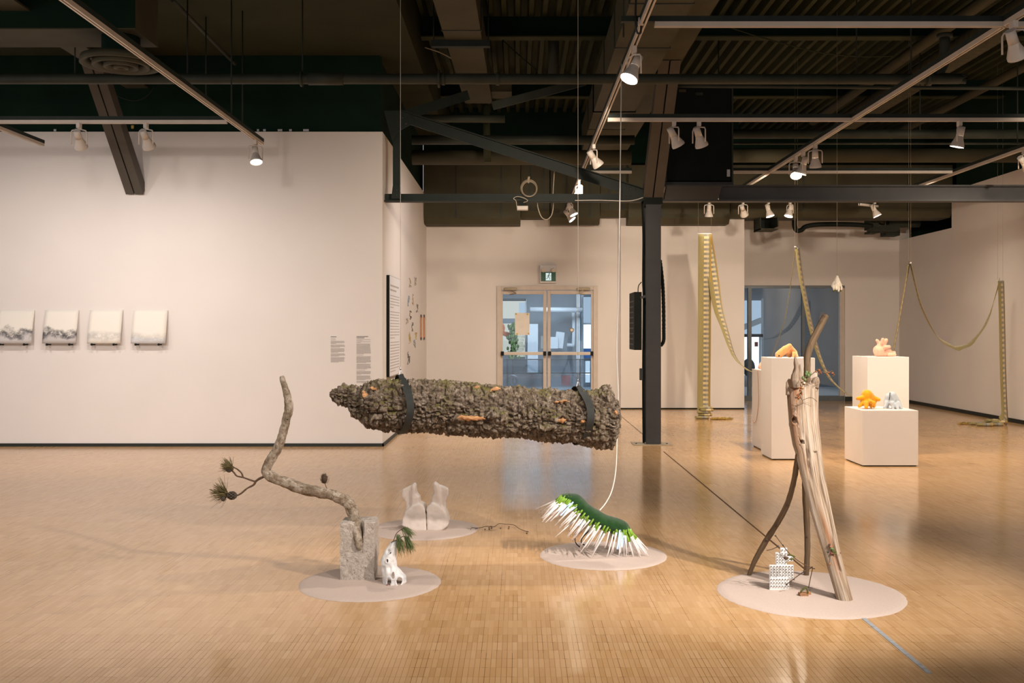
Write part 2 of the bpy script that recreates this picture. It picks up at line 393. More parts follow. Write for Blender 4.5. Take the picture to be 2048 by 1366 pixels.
def paintmat(name, seed, dark, height, amp, tint):
    n = NT(name); uv = n.coord('UV'); sp = n.n('ShaderNodeSeparateXYZ'); n.l(uv, sp.inputs[0])
    mp = n.n('ShaderNodeMapping'); mp.inputs['Location'].default_value = (seed, seed*.7, 0); n.l(uv, mp.inputs[0])
    h = n.math('ADD', height-.5*amp, n.math('MULTIPLY', n.noise(mp.outputs[0], 2.2, 5, .6), amp))
    below = n.ramp(n.math('SUBTRACT', h, sp.outputs[1]), [(.0, (0, 0, 0)), (.03, (1, 1, 1))])
    edge = n.ramp(n.math('ABSOLUTE', n.math('SUBTRACT', h, sp.outputs[1])), [(.0, (1, 1, 1)), (.07, (.7, .7, .7)), (.16, (0, 0, 0))])
    spl = n.ramp(n.noise(mp.outputs[0], 6, 6, .8), [(.36, (0, 0, 0)), (.52, (1, 1, 1))])
    col = n.mix(n.math('MULTIPLY', below, .8), (.80, .76, .70), tint)
    col = n.mix(n.math('MULTIPLY', n.math('MULTIPLY', edge, spl), dark), col, (.07, .065, .075))
    n.bsdf(col, .6, spec=.3)
paintmat('paint_a', 1.3, .95, .30, .8, (.52, .50, .52)); paintmat('paint_b', 4.1, 1.0, .27, .7, (.46, .43, .44))
paintmat('paint_c', 7.7, .35, .20, .35, (.76, .72, .66)); paintmat('paint_d', 9.2, .3, .17, .28, (.62, .63, .66))
# ================================================================== the setting
# floor: strips near the lens are geometry, farther off the material carries them
Y0S = 3.74; NROW = 7; YS = math.floor(Y0S/SL)*SL; YE = YS+NROW*SL
fl = MB().box((-9, YE, -.2), (9.5, 17.44, 0)).box((3.955, 17.44, -.2), (9.5, 19.34, 0)).box((-9, -3, -.2), (9.5, YS, 0)).box((-9, YS, -.2), (9.5, YE, -.0022))
floor = struct('floor', fl, 'parquet', 'glossy honey-coloured finger parquet floor', origin=(0, 0, 0))
g = .0004; sm = None
def strip_box(mb, ix, iy):
    x = ix*SW; y = iy*SL; mb.box((x+g, y+g, -.0021), (x+SW-g, y+SL-g, 0))
iy0 = round(YS/SL); cells = []
for r in range(NROW):
    y = (iy0+r)*SL
    for ix in range(int((-1.035*(y+.2)/1.99)/SW)-3, int(1.02*(y+.2)/1.99*1.0/SW)+4):
        cells.append((r, ix))
vis = [(r, ix) for r, ix in cells if (r+iy0)*SL+SL > 3.92]
vis.sort(key=lambda c: (c[0], abs(c[1])))
single = set(vis[:300])
pm = MB(); pm.box((g, g, -.0021), (SW-g, SL-g, 0)); proto = pm.build('floor_strip', 'parquet', origin=(0, 0, 0))
pme = proto.data; bpy.data.objects.remove(proto)
for r, ix in vis[:300]:
    o = bpy.data.objects.new('floor_strip', pme); COL.objects.link(o); o.parent = floor; o.location = (ix*SW, (iy0+r)*SL, 0)
rest = MB()
for c in cells:
    if c not in single: strip_box(rest, c[1], iy0+c[0])
tag(rest.build('floor_strips', 'parquet', floor, recalc=False), kind='stuff')
struct('trim_1', MB().box((1.652, 5.35, .0002), (1.664, 11.3, .0016)), 'joint', 'thin dark joint running along the parquet to the column')
struct('trim_2', MB().box((1.645, 4.0, .0002), (1.668, 4.83, .0016)), 'tape', 'worn grey tape on the floor joint in front of the large sand disc')
struct('trim_3', MB().box((1.652, 12.3, .0002), (1.662, 16.5, .0016)), 'joint', 'thin dark joint in the parquet behind the column')
# left gallery wall
struct('wall_left', MB().box((-9, 11.8, 0), (-1.6, 12.0, 3.73)), 'wall_white', 'large white gallery wall with four small pictures')
struct('wall_side', MB().box((-1.8, 12.0, 0), (-1.6, 17.5, 3.73)), 'wall_white', 'white return wall running back to the glazed doors')
struct('baseboard_left', MB().box((-9, 11.785, 0), (-1.585, 11.80, .037)), 'baseboard')
struct('baseboard_side', MB().box((-1.6, 11.785, 0), (-1.585, 17.45, .037)), 'baseboard')
struct('wall_left_upper', MB().box((-9, 11.86, 3.73), (-1.63, 12.0, 4.65)).box((-1.78, 12.0, 3.73), (-1.66, 17.5, 4.65)), 'wall_dark', 'dark bulkhead above the white gallery wall')
pt = MB()
for x, w in ((516, 4), (529, 5), (560, 9), (581, 5), (612, 11), (110, 5)):
    a = P(x-w/2, 262.5, 11.855); b = P(x+w/2, 258.5, 11.855); pt.box((a.x, 11.852, a.z), (b.x, 11.862, b.z))
struct('trim_4', pt, 'panel_white', 'bare plaster chips on the dark bulkhead')
tag(MB().box(P(262, 257, 11.84), P(268.5, 251, 11.86)).build('tape_measure', 'line_yellow', bevel=.004), 'small yellow tape measure on the dark bulkhead', 'tape measure')
struct('ceiling_left', MB().box((-9, -2, 4.65), (-1.2, 17.6, 4.75)).box((-1.28, -2, 4.75), (-1.2, 17.6, 5.3)), 'ceiling_dark', 'flat dark brown ceiling over the left gallery')
dk = MB(); x = -1.2; prof = []
while x < 9.2: prof += [(x, 5.33), (x+.02, 5.22), (x+.075, 5.22), (x+.095, 5.33)]; x += .165
for (xa, za), (xb, zb) in zip(prof, prof[1:]):
    dk.quad((xa, -2, za), (xb, -2, zb), (xb, 19.6, zb), (xa, 19.6, za))
struct('ceiling', dk, 'deck', 'corrugated metal roof deck painted dark', recalc=False)
struct('ceiling_cover', MB().box((-1.28, -2, 5.335), (9.6, 19.6, 5.36)), 'wall_dark')
# back walls
DX0, DX1, DZ = P(994, 0, 17.5).x, P(1195, 0, 17.5).x, P(0, 572, 17.5).z
struct('wall_back', MB().box((-1.8, 17.5, 0), (DX0, 17.65, 3.62)).box((DX1, 17.5, 0), (1.8, 17.65, 3.62)).box((DX0, 17.5, DZ), (DX1, 17.65, 3.62)), 'wall_white', 'white end wall around the glazed double doors')
struct('wall_back_panel', MB().box((1.8, 17.36, 0), (3.955, 17.56, 3.62)).box((3.755, 17.56, 0), (3.955, 19.3, 3.62)), 'wall_white', 'white wall panel behind the steel column')
struct('trim_5', MB().box((1.8, 17.352, 0), (3.955, 17.362, .022)), 'black', 'black strip standing in for the shadow gap under the white wall panel')  # solid strip, the gap's darkness is in its black colour
GX0, GX1, GZ = 3.955, P(1690, 0, 19.3).x, P(0, 571, 19.3).z
struct('wall_back_right', MB().box((GX0, 19.3, GZ), (7.6, 19.45, 3.57)).box((GX1, 19.3, 0), (7.6, 19.45, GZ)), 'wall_white', 'white wall around the dark glass opening')
struct('baseboard_back', MB().box((GX1, 19.285, 0), (7.4, 19.30, .09)), 'baseboard')
struct('wall_right', MB().box((7.4, -3, 0), (7.6, 16.97, 3.75)).box((7.4, 16.97, 0), (7.6, 19.3, 3.12)), 'wall_white', 'long white wall on the right')
struct('baseboard_right', MB().box((7.385, -3, 0), (7.4, 19.3, .06)), 'baseboard')
struct('wall_right_upper', MB().box((8.9, -3, 0), (9.0, 19.6, 5.3)).box((7.6, 19.45, 3.0), (8.9, 19.55, 5.3)).box((7.45, -3, 3.75), (7.6, 16.9, 5.3)), 'wall_dark', 'dark upper wall above the right gallery wall')
struct('wall_back_upper', MB().box((-1.66, 17.56, 3.62), (3.9, 17.66, 5.3)).box((3.9, 19.4, 3.57), (8.9, 19.5, 5.3)), 'wall_dark', 'dark upper wall behind the ducts')

# ------------------------------------------------------------------ double doors
dr = thing('door_1', 'pair of glazed doors with pale frames and push bars', 'door', ((DX0+DX1)/2, 17.55, 0)); del dr['category']; dr['kind'] = 'structure'
def pbox(x0, y0, x1, y1, d, dep):
    a = P(x0, y0, d); b = P(x1, y1, d); return (a.x, d, a.z), (b.x, d+dep, b.z)
fm = MB()
fm.box((DX0, 17.46, 0), (DX0+.075, 17.6, DZ)).box((DX1-.075, 17.46, 0), (DX1, 17.6, DZ)).box((DX0+.075, 17.46, DZ-.07), (DX1-.075, 17.6, DZ))
fm.build('door_frame', 'alu', dr, bevel=.004)
zt = P(0, 581, 17.5).z
for x0, x1, gx0, gx1 in ((1001, 1093, 1005.5, 1086.5), (1095, 1187, 1101, 1182)):
    a = P(x0, 0, 17.5).x; b = P(x1, 0, 17.5).x; ga = P(gx0, 0, 17.5).x; gb = P(gx1, 0, 17.5).x; gt = P(0, 588.5, 17.5).z
    lf = MB().box((a, 17.5, .01), (ga, 17.545, zt)).box((gb, 17.5, .01), (b, 17.545, zt)).box((ga, 17.5, gt), (gb, 17.545, zt)).box((ga, 17.5, .01), (gb, 17.545, .16)).build('door_leaf', 'alu', dr, bevel=.004)
    MB().box((ga, 17.518, .16), (gb, 17.526, gt)).build('pane', 'glass', lf)
    zb = P(0, 707, 17.42).z
    pb = MB().box((a+.06, 17.40, zb-.027), (b-.06, 17.45, zb+.027)).build('push_bar', 'track_white', lf, bevel=.006)
    e = MB(); e.box((a+.01, 17.395, zb-.036), (a+.06, 17.5, zb+.036)); e.build('push_bar_end', 'black', lf)
    e = MB(); e.box((b-.06, 17.395, zb-.036), (b-.01, 17.5, zb+.036)); e.build('push_bar_end', 'black', lf)
for x0, x1, s in ((1008, 1034, 1), (1154, 1180, -1)):
    a = P(x0, 575.5, 17.42); b = P(x1, 580.5, 17.42)
    c = MB().box((a.x, 17.40, b.z), (b.x, 17.46, a.z)).build('door_closer', 'bronze', dr, bevel=.006)
    xm = (a.x+b.x)/2
    MB().bar((xm, 17.42, b.z), (xm+.10*s, 17.40, b.z-.055), .02, .015).bar((xm+.10*s, 17.41, b.z-.055), (xm-.02*s, 17.44, b.z-.075), .02, .015).build('closer_arm', 'bronze', dr)
a, b = pbox(1030, 626, 1059, 670, 17.505, .003)
nt = MB().box(a, b).build('notice', 'paper'); tag(nt, 'pale paper notice taped inside the left glazed door', 'notice')
for x, y in ((1032, 628), (1055, 628.5), (1034, 668), (1057, 667)):
    a, b = pbox(x-1.6, y-1.4, x+1.6, y+1.4, 17.500, .004); MB().box(a, b).build('tape_corner', 'line_yellow', nt)
st = MB().cyl(P(1143.5, 660, 17.512), P(1143.5, 660, 17.506), .04, n=20).build('round_sticker', 'bronze'); tag(st, 'small round tan sticker on the right door glass', 'sticker')
st2 = MB().cyl(P(1143.5, 660, 17.505), P(1143.5, 660, 17.503), .024, n=20).build('sticker_mark', 'paper', st)
# exit sign
ex = thing('exit_sign', 'green running-man exit sign with emergency lamps above the doors', 'sign', P(1096, 566, 17.48))
a, b = pbox(1080, 530, 1113, 566, 17.42, .075); MB().box(a, b).build('housing', 'panel_white', ex, bevel=.006)
a, b = pbox(1082, 544, 1111.5, 562.5, 17.412, .01); MB().box(a, b).build('sign_face', 'exit_green', ex)
a, b = pbox(1091.5, 546, 1102.5, 561, 17.409, .004); MB().box(a, b).build('doorway_symbol', 'exit_white', ex)
mn = MB(); dd = 17.404
def seg(p, q, w): mn.bar(P(*p, dd), P(*q, dd), w*.0088, .006, (0, 1, 0))
mn.cyl(P(1098.6, 547.6, dd+.003), P(1098.6, 547.6, dd-.003), .0115, n=12)
seg((1097.8, 549.3), (1096.6, 553.6), 1.7); seg((1098, 550), (1100.3, 552.4), .7); seg((1100.3, 552.4), (1102, 551.2), .7); seg((1097.4, 550), (1094.8, 551.4), .7)
seg((1094.8, 551.4), (1094.2, 553.8), .7); seg((1097, 553.4), (1099.4, 556), 1); seg((1099.4, 556), (1099.6, 559.6), .9); seg((1096.6, 553.4), (1095, 556.6), 1); seg((1095, 556.6), (1091.6, 557.4), .9)
mn.build('running_figure', 'exit_green', ex)
for x in (1086.5, 1107): MB().cyl(P(x, 539.5, 17.42), P(x+.5, 540.5, 17.36), .03, .036, n=14).build('emergency_lamp', 'track_white', ex)

# ------------------------------------------------------------------ glass opening on the right
gw = thing('window_1', 'tall dark glass partition with slim metal posts', 'window', ((GX0+GX1)/2, 19.36, 0)); del gw['category']; gw['kind'] = 'structure'
fr = MB().box((GX0, 19.33, GZ-.05), (GX1, 19.42, GZ)).box((GX0, 19.33, 0), (GX1, 19.42, .10)).build('window_frame', 'rail', gw)
xs = [GX0+.02, P(1499, 0, 19.36).x, P(1606, 0, 19.36).x, P(1684, 0, 19.36).x]
for i, x in enumerate(xs[1:]):
    w = (.035, .025, .05)[i]; MB().box((x-w, 19.33, .1), (x+w, 19.42, GZ-.05)).build('window_post', 'alu' if i == 2 else 'rail', gw)
for i in range(3): MB().box((xs[i]+.02, 19.37, .1), (xs[i+1]-.02, 19.38, GZ-.05)).build('pane', 'glass', gw)

n = NT('rail_glass_sheen'); t_ = n.n('ShaderNodeBsdfTransparent', _0=(.75, .8, .85, 1)); d_ = n.n('ShaderNodeBsdfDiffuse', _0=(.6, .63, .66, 1)); x_ = n.n('ShaderNodeMixShader', _0=.16); n.l(t_.outputs[0], x_.inputs[1]); n.l(d_.outputs[0], x_.inputs[2]); n.l(x_.outputs[0], n.out.inputs[0])  # translucent rail infill; its pale diffuse share imitates floor reflected in the door glass
# ------------------------------------------------------------------ rooms behind the glass
struct('floor_foyer', MB().box((-4, 17.44, -.2), (3.955, 26, -.001)).box((3.955, 19.34, -.2), (11, 26, -.001)), 'room_light', 'grey floor of the foyer behind the doors')
struct('ceiling_foyer', MB().box((-4, 17.66, 3.0), (3.755, 26, 3.1)).box((3.755, 19.5, 3.0), (11, 26, 3.1)), 'room_dark')
struct('wall_foyer', MB().box((-4, 24.2, 0), (11, 24.4, 3.0)).box((-4, 17.7, 0), (-3.9, 24.2, 3)).box((3.0, 20.5, 0), (3.1, 24.2, 3)), 'room_grey', 'blue-grey foyer wall seen through the glass')
FD = 24.0
def fbox(x0, y0, x1, y1, d, dep, mat, name, label, cat, parent=None):
    a, b = pbox(x0, y0, x1, y1, d, dep); o = MB().box(a, b).build(name, mat, parent)
    if label: tag(o, label, cat)
    return o
w2 = thing('window_2', 'bright foyer window seen at the right edge of the doors', 'window', P(1176, 760, FD)); del w2['category']; w2['kind'] = 'structure'
fbox(1167, 594, 1200, 646, FD+.02, .05, 'daylight_soft', 'pane', None, None, w2); fbox(1167, 649, 1200, 697, FD+.02, .05, 'daylight', 'pane', None, None, w2)
fbox(1167, 697, 1200, 716, FD, .05, 'blue', 'window_panel', None, None, w2); fbox(1162, 590, 1167, 800, FD, .1, 'room_light', 'window_frame', None, None, w2); fbox(1167, 646, 1200, 649, FD, .1, 'room_light', 'window_frame', None, None, w2)
fbox(1171, 722, 1180, 765, FD+.02, .05, 'daylight', 'pane', None, None, w2)
w3 = thing('window_3', 'cream lit opening in the foyer behind the left door', 'window', P(1020, 760, FD)); del w3['category']; w3['kind'] = 'structure'
fbox(985, 602, 1050, 637, FD+.05, .05, 'daylight_cream', 'pane', None, None, w3); fbox(1038, 605, 1050, 637, FD+.02, .02, 'daylight_soft', 'pane', None, None, w3)
fbox(985, 647, 1050, 705, FD+.05, .05, 'daylight_cream', 'pane', None, None, w3); fbox(985, 637, 1052, 647, FD-.02, .1, 'room_grey', 'window_frame', None, None, w3); fbox(1050, 598, 1053, 720, FD-.02, .1, 'room_light', 'window_frame', None, None, w3)
fbox(985, 597, 1052, 602, FD-.02, .1, 'room_dark', 'window_frame', None, None, w3); fbox(985, 666, 1034, 670, FD-.02, .05, 'room_grey', 'window_frame', None, None, w3)
tn = MB()
for k in range(7):
    a, b = pbox(1033, 671+k*6.3, 1050-2*(k % 3), 676+k*6.3, FD-.25, .12); tn.box(a, b)
tag(tn.build('wood_stack', 'room_cream'), 'stacked pale timber slats behind the left door', 'timber')
fo = MB()
for k in range(130):
    c = P(random.gauss(1026, 4.5), random.uniform(648, 718), FD-.4+random.uniform(-.1, .1)); fo.ell(c, (.035, .02, .05), 5, 3)
pl = thing('foyer_plant', 'leafy green plant in the foyer behind the left door', 'plant', P(1026, 725, FD-.4)); fo.build('foliage', 'foliage', pl); MB().cyl(P(1026, 770, FD-.4), P(1026, 650, FD-.4), .02, n=6).build('stem', 'twig', pl)
og = MB(); og.ell(P(1004, 656, FD-.05), (.09, .02, .14)).ell(P(1012, 668, FD-.05), (.12, .02, .07)).ell(P(1016, 673, FD-.05), (.07, .02, .05)); tag(blob('wall_cutout', og, .02, 'orange'), 'orange cut-out shape on the foyer glass', 'artwork')
fbox(1055, 648, 1076, 745, FD-.6, .4, 'room_light', 'tall_cabinet', 'pale tall cabinet in the foyer behind the left door', 'cabinet')
bx = thing('wall_box', 'grey tilted utility box on the foyer wall', 'box', P(1108, 695, FD-.5)); fbox(1100, 674, 1116, 697, FD-.5, .3, 'room_light', 'body', None, None, bx)
MB().bar(P(1117, 696, FD-.4), P(1121, 664, FD-.4), .04, .2).build('lid', 'room_light', bx)
fbox(1082, 672, 1089, 697, 17.8, .02, 'paper', 'door_card', 'small tan card standing behind the door meeting stiles', 'card')
pp = MB().tube(smoothpts([P(1120, 622, FD-.3), P(1142, 621, FD-.3), P(1147, 630, FD-.3), P(1147, 685, FD-.3), P(1143, 690, FD-.3), P(1134, 690, FD-.3)], 5), .045, 8).build('foyer_pipe', 'room_light'); tag(pp, 'bent pale pipe on the foyer wall', 'pipe')
pp = MB().tube([P(1060, 619, FD-.7), P(1165, 620, FD-.7)], .06, 8).build('foyer_pipe', 'room_light'); tag(pp, 'long pale pipe crossing the foyer wall', 'pipe')
fbox(1153, 588, 1160, 745, FD-.4, .2, 'room_light', 'foyer_post', 'pale upright post in the foyer', 'post')
rl = thing('foyer_railing', 'grey metal railing across the foyer behind the doors', 'railing', P(1095, 790, 19.2))
for y, h in ((719, .03), (746, .022)): fbox(990, y-1.2, 1200, y+1.2, 19.2, .04, 'rail', 'rail_bar', None, None, rl)
for x in (1015, 1085, 1160): fbox(x-1, 719, x+1, 800, 19.2, .04, 'rail', 'rail_post', None, None, rl)
for y0, y1 in ((721, 744), (749, 792)):
    for x0, x1 in ((990, 1014), (1016, 1084), (1086, 1159), (1161, 1200)): fbox(x0, y0, x1, y1, 19.215, .01, 'rail_glass_sheen', 'rail_panel', None, None, rl)  # infill sheets, also lighten the lower panes like a floor reflection
fbox(1124, 752, 1141, 771, FD-1.5, .3, 'red', 'red_bin', 'dark red bin standing in the foyer', 'bin')
wb = MB().torus(P(1025, 762, 20.5), .10, .035, (0, 1, 0)).build('hose_reel', 'rail'); tag(wb, 'round hose reel low in the foyer behind the left door', 'hose reel')
# behind the right glass
w4 = thing('window_4', 'tall bright window in the dark room behind the glass', 'window', P(1505, 790, FD)); del w4['category']; w4['kind'] = 'structure'
fbox(1470, 601, 1523, 668, FD+.02, .05, 'daylight_soft', 'pane', None, None, w4); fbox(1470, 674, 1518, 750, FD+.02, .05, 'daylight', 'pane', None, None, w4)
fbox(1470, 668, 1526, 674, FD-.02, .08, 'room_dark', 'window_frame', None, None, w4); fbox(1523, 597, 1527, 752, FD-.02, .08, 'room_light', 'window_frame', None, None, w4)
fbox(1510, 684, 1516, 693, FD-.2, .05, 'red', 'alarm_box', 'small red box in the room behind the glass', 'box')
MB1 = MB().bar(P(1486, 655, FD-.3), P(1523, 640, FD-.3), .2, .12); tag(MB1.build('slanting_beam', 'room_light'), 'grey slanting arm in front of the bright window', 'beam')
bs = MB().ell(P(1497, 735, 23), (.16, .12, .22)); tag(blob('sack', bs, .03, 'room_dark'), 'dark slumped sack behind the glass near the window', 'sack')
L = bpy.data.lights.new('foyer_fill', 'AREA'); L.energy = 200; L.size = 2; L.color = (.90, .95, 1); lo = bpy.data.objects.new('foyer_fill', L); COL.objects.link(lo); lo.location = (.6, 21, 2.9)  # unseen area light under the foyer ceiling, added to brighten the room
L2 = L.copy(); L2.energy = 26; lo = bpy.data.objects.new('foyer_fill', L2); COL.objects.link(lo); lo.location = (6, 22, 2.9)  # weaker unseen fill added for the room behind the right glass

# ================================================================== steelwork
cl = thing('steel_column', 'dark grey steel column standing on the parquet', 'column', (1.632, 12.05, 0))
MB().box((1.5425, 11.95, .012), (1.7226, 11.962, 2.93)).box((1.5425, 12.14, .012), (1.7226, 12.152, 2.93)).box((1.627, 11.962, .012), (1.639, 12.14, 2.93)).build('shaft', 'steel', cl)
MB().box((1.39, 11.90, 0), (1.86, 12.2, .008)).build('base_plate', 'wire', cl)
for x in (1.43, 1.80): MB().cyl((x, 12.0, .006), (x, 12.0, .016), .012, n=6).build('anchor_bolt', 'steel', cl)
MB().tube(smoothpts([P(1284, 400, 12.0), P(1286.5, 470, 12.0), P(1286, 560, 12.0), P(1287, 600, 12.0), P(1286, 760, 12.0), P(1287, 886, 12.0)], 4), .013, 6).build('cable_run', 'black', cl)
bxp = thing('panel_screen', 'flat black panel fixed edge-on to the side of the steel column', 'panel', P(1278, 700, 12.05))
a = P(1268, 700, 12.0); b = P(1283, 584, 12.0); MB().box((a.x, 11.97, a.z), (b.x, 12.5, b.z)).build('housing', 'black', bxp, bevel=.005)
for k in range(9): MB().box((a.x-.004, 12.02, a.z+.06+k*.065), (a.x, 12.45, a.z+.075+k*.065)).build('vent_slot', 'steel', bxp)
MB().bar(P(1281, 596, 11.97), P(1291, 592, 11.97), .03, .03).build('bracket', 'steel', bxp); MB().tube(smoothpts([P(1276, 584, 12), P(1277, 572, 12), P(1283, 564, 12)], 5), .006, 6).build('lead', 'black', bxp)
fc = MB(); pts = smoothpts([P(1320, 520, 12.16), P(1325, 565, 12.16), P(1327, 610, 12.16), P(1327.5, 660, 12.16), P(1327, 682, 12.16), P(1321, 692, 12.16)], 12); fc.tube(pts, [.020+.004*(i % 2) for i in range(len(pts))], 10)
tag(fc.build('flexible_conduit', 'black'), 'ribbed black flexible conduit beside the steel column', 'conduit')
sw = MB().box(P(1280, 737, 11.99), P(1285.5, 760, 12.06)).build('switch_box', 'steel', bevel=.004); tag(sw, 'small grey switch box low on the column side', 'switch')
# main beam
bm_ = thing('steel_beam', 'long dark steel beam spanning right from the column', 'beam', (5, 12.0, 2.93))
MB().box((2.43, 11.99, 2.94), (9, 12.01, 3.11)).build('web', 'steel', bm_); MB().box((1.74, 11.93, 3.10), (9, 12.08, 3.12)).build('top_flange', 'steel', bm_); MB().box((1.74, 11.93, 2.925), (9, 12.08, 2.945)).build('bottom_flange', 'steel', bm_)
MB().hexa([(1.76, 11.93, 2.945), (2.40, 11.93, 2.945), (2.40, 12.05, 2.945), (1.76, 12.05, 2.945), (1.79, 11.93, 3.10), (2.45, 11.93, 3.10), (2.45, 12.05, 3.10), (1.79, 12.05, 3.10)]).build('cover_plate', 'steel_brown', bm_)
# truss on the left
ts = thing('steel_truss', 'dark steel truss with diagonal brace between white wall and column', 'truss', (0, 11.98, 2.92))
MB().box((P(770, 0, 11.95).x, 11.95, 2.92), (1.495, 11.965, 3.015)).box((P(770, 0, 11.95).x, 11.90, 2.92), (1.495, 12.05, 2.935)).build('bottom_chord', 'track_dark', ts)
MB().bar(P(793.5, 232, 11.97), P(793.5, 392, 11.97), .085, .08, (0, 1, 0)).build('post', 'track_dark', ts)
MB().bar(P(800, 232, 11.93), P(1285, 388, 11.93), .03, .125).build('diagonal', 'track_dark', ts); MB().bar(P(800, 221, 11.90), P(1285, 377, 11.90), .09, .012).build('diagonal_flange', 'track_dark', ts)
MB().bar(P(800, 234, 12.0), P(936, 190, 12.6), .03, .12).build('diagonal', 'track_dark', ts); MB().bar(P(985, 212, 12.4), P(1170, 163, 12.6), .03, .10).build('diagonal', 'pipe', ts)
for poly in ([(768, 222), (815, 222), (830, 245), (800, 262), (785, 285)], [(783, 398), (786, 372), (800, 372), (804, 398)], [(1245, 368), (1285, 380), (1287, 401), (1245, 401)]):
    MB().prism([(P(x, y, 11.92).x, P(x, y, 11.92).z) for x, y in poly], 11.896, 11.908).build('gusset', 'track_dark', ts)
for x, y in ((1251, 373), (1261, 376), (1270, 379), (1251, 394), (1262, 394), (1273, 394), (793, 380), (793, 390), (805, 235), (812, 247)):
    MB().ell(P(x, y, 11.894), (.014, .01, .014), 8, 4).build('bolt', 'steel', ts)
# raking braces
def brace(X, y0, z0, y1, z1, w, label):
    b = thing('raking_brace', label, 'brace', (X, y0, z0))
    for s in (-1, 1): MB().bar((X+s*(w/4+.004), y0, z0), (X+s*(w/4+.004), y1, z1), w/2-.008, .14, (0, -1, 1)).build('channel', 'steel_brown', b)
    MB().bar((X, y0+.02, z0+.02), (X, y1+.02, z1+.02), .05, .10, (0, -1, 1)).build('spine', 'black', b)
brace(-4.52, 11.80, 3.03, 10.55, 4.3, .205, 'slanting twin-channel steel brace running into the white gallery wall')
brace(1.625, 12.02, 2.98, 10.65, 4.3, .235, 'slanting twin-channel steel brace rising from the column head')
MB1 = MB().box((1.51, 11.93, 2.89), (1.74, 12.1, 2.97)).build('column_cap', 'black', cl)
for X0, X1, lb in ((-4.66, -4.40, 'dark roof girder above the left gallery'), (1.47, 1.76, 'dark roof girder above the column')):
    tag(MB().box((X0, 2, 4.26), (X1, 17, 4.28)).box(((X0+X1)/2-.01, 2, 4.28), ((X0+X1)/2+.01, 17, 4.62)).box((X0, 2, 4.6), (X1, 17, 4.62)).build('roof_girder', 'duct'), lb, 'girder')
for k, Y in enumerate((9.1, 12.2, 15.3)):
    pu = thing('roof_purlin', ('nearest', 'middle', 'farthest')[k]+' of the three roof purlins under the metal deck', 'purlin', (3.8, Y, 4.95))
    MB().box((-1.18, Y-.01, 4.96), (8.9, Y+.01, 5.22)).build('web', 'wall_dark', pu); MB().box((-1.18, Y-.08, 4.95), (8.9, Y+.08, 4.965)).build('flange', 'deck', pu)

# ================================================================== ducts, pipes
def duct(name, label, secs, mat, seams=(), cat='duct'):
    """box duct through rectangular sections (x0,x1,y,z0,z1)"""
    t = thing(name, label, cat, ((secs[0][0]+secs[0][1])/2, secs[0][2], secs[0][3]))
    for s0, s1 in zip(secs, secs[1:]):
        MB().hexa([(s0[0], s0[2], s0[3]), (s0[1], s0[2], s0[3]), (s1[1], s1[2], s1[3]), (s1[0], s1[2], s1[3]), (s0[0], s0[2], s0[4]), (s0[1], s0[2], s0[4]), (s1[1], s1[2], s1[4]), (s1[0], s1[2], s1[4])]).build('duct_section', mat, t)
    for y in seams:
        for s0, s1 in zip(secs, secs[1:]):
            if s0[2] <= y <= s1[2]:
                q = (y-s0[2])/(s1[2]-s0[2]); c = [lerp(s0[i], s1[i], q) for i in range(5)]
                MB().box((c[0]-.012, y-.012, c[3]-.008), (c[1]+.012, y+.012, c[4])).build('seam', 'pipe', t)
    return t
a0 = P(872, 30, 10.2); a1 = P(952, 30, 10.2); b0 = P(930, 207, 14.1); b1 = P(984, 207, 14.1)
d1 = duct('box_duct', 'pale brown box duct hanging left of centre under the roof', [(a0.x-.02, a1.x, 8.2, 4.6, 4.95), (b0.x, b1.x, 14.15, 4.6, 4.95)], 'duct', (10.7, 12.5))
MB().box((a0.x-.12, 11.05, 4.53), (a1.x+.12, 11.13, 4.6)).build('trapeze', 'track_dark', d1)
for x in (a0.x-.1, a1.x+.1): MB().cyl((x, 11.09, 4.55), (x, 11.09, 5.22), .008, n=6).build('hanger_rod', 'track_dark', d1)
tag(MB().box((b1.x, 13.7, 4.66), (b1.x+.28, 14.1, 4.9)).build('branch_duct', 'duct'), 'short side branch at the far end of the box duct', 'duct')
tag(MB().box((a1.x+.012, 9.3, 4.75), (P(1005, 0, 9.7).x, 9.9, 4.95)).build('branch_duct', 'duct'), 'short side branch at the near end of the box duct', 'duct')
duct('box_duct', 'wide brown box duct above the centre lighting track', [(.93, 1.466, 6.2, 4.1, 4.5), (.95, 1.46, 12.4, 4.1, 4.5), (.98, 1.42, 15.2, 4.1, 4.5)], 'duct', (8.3, 9.6, 10.8, 12.4, 13.5))
lb = duct('box_duct', 'large dark box duct at the upper left with pale underside', [(-9, -3.46, 9.0, 4.1, 4.6), (-9, -3.46, 9.58, 4.1, 4.6)], 'duct')
MB().box((-9, 8.985, 4.11), (-3.455, 9.0, 4.62)).build('side_panel', 'wall_dark', lb)
df = thing('ceiling_diffuser', 'round ringed air diffuser hanging below the dark duct', 'diffuser', (P(242, 0, 9.25).x, 9.25, 3.82))
c = Vector((P(242, 0, 9.25).x, 9.25, 0))
MB().cyl(c+Vector((0, 0, 3.87)), c+Vector((0, 0, 4.1)), .17, n=24).build('neck', 'wall_dark', df)
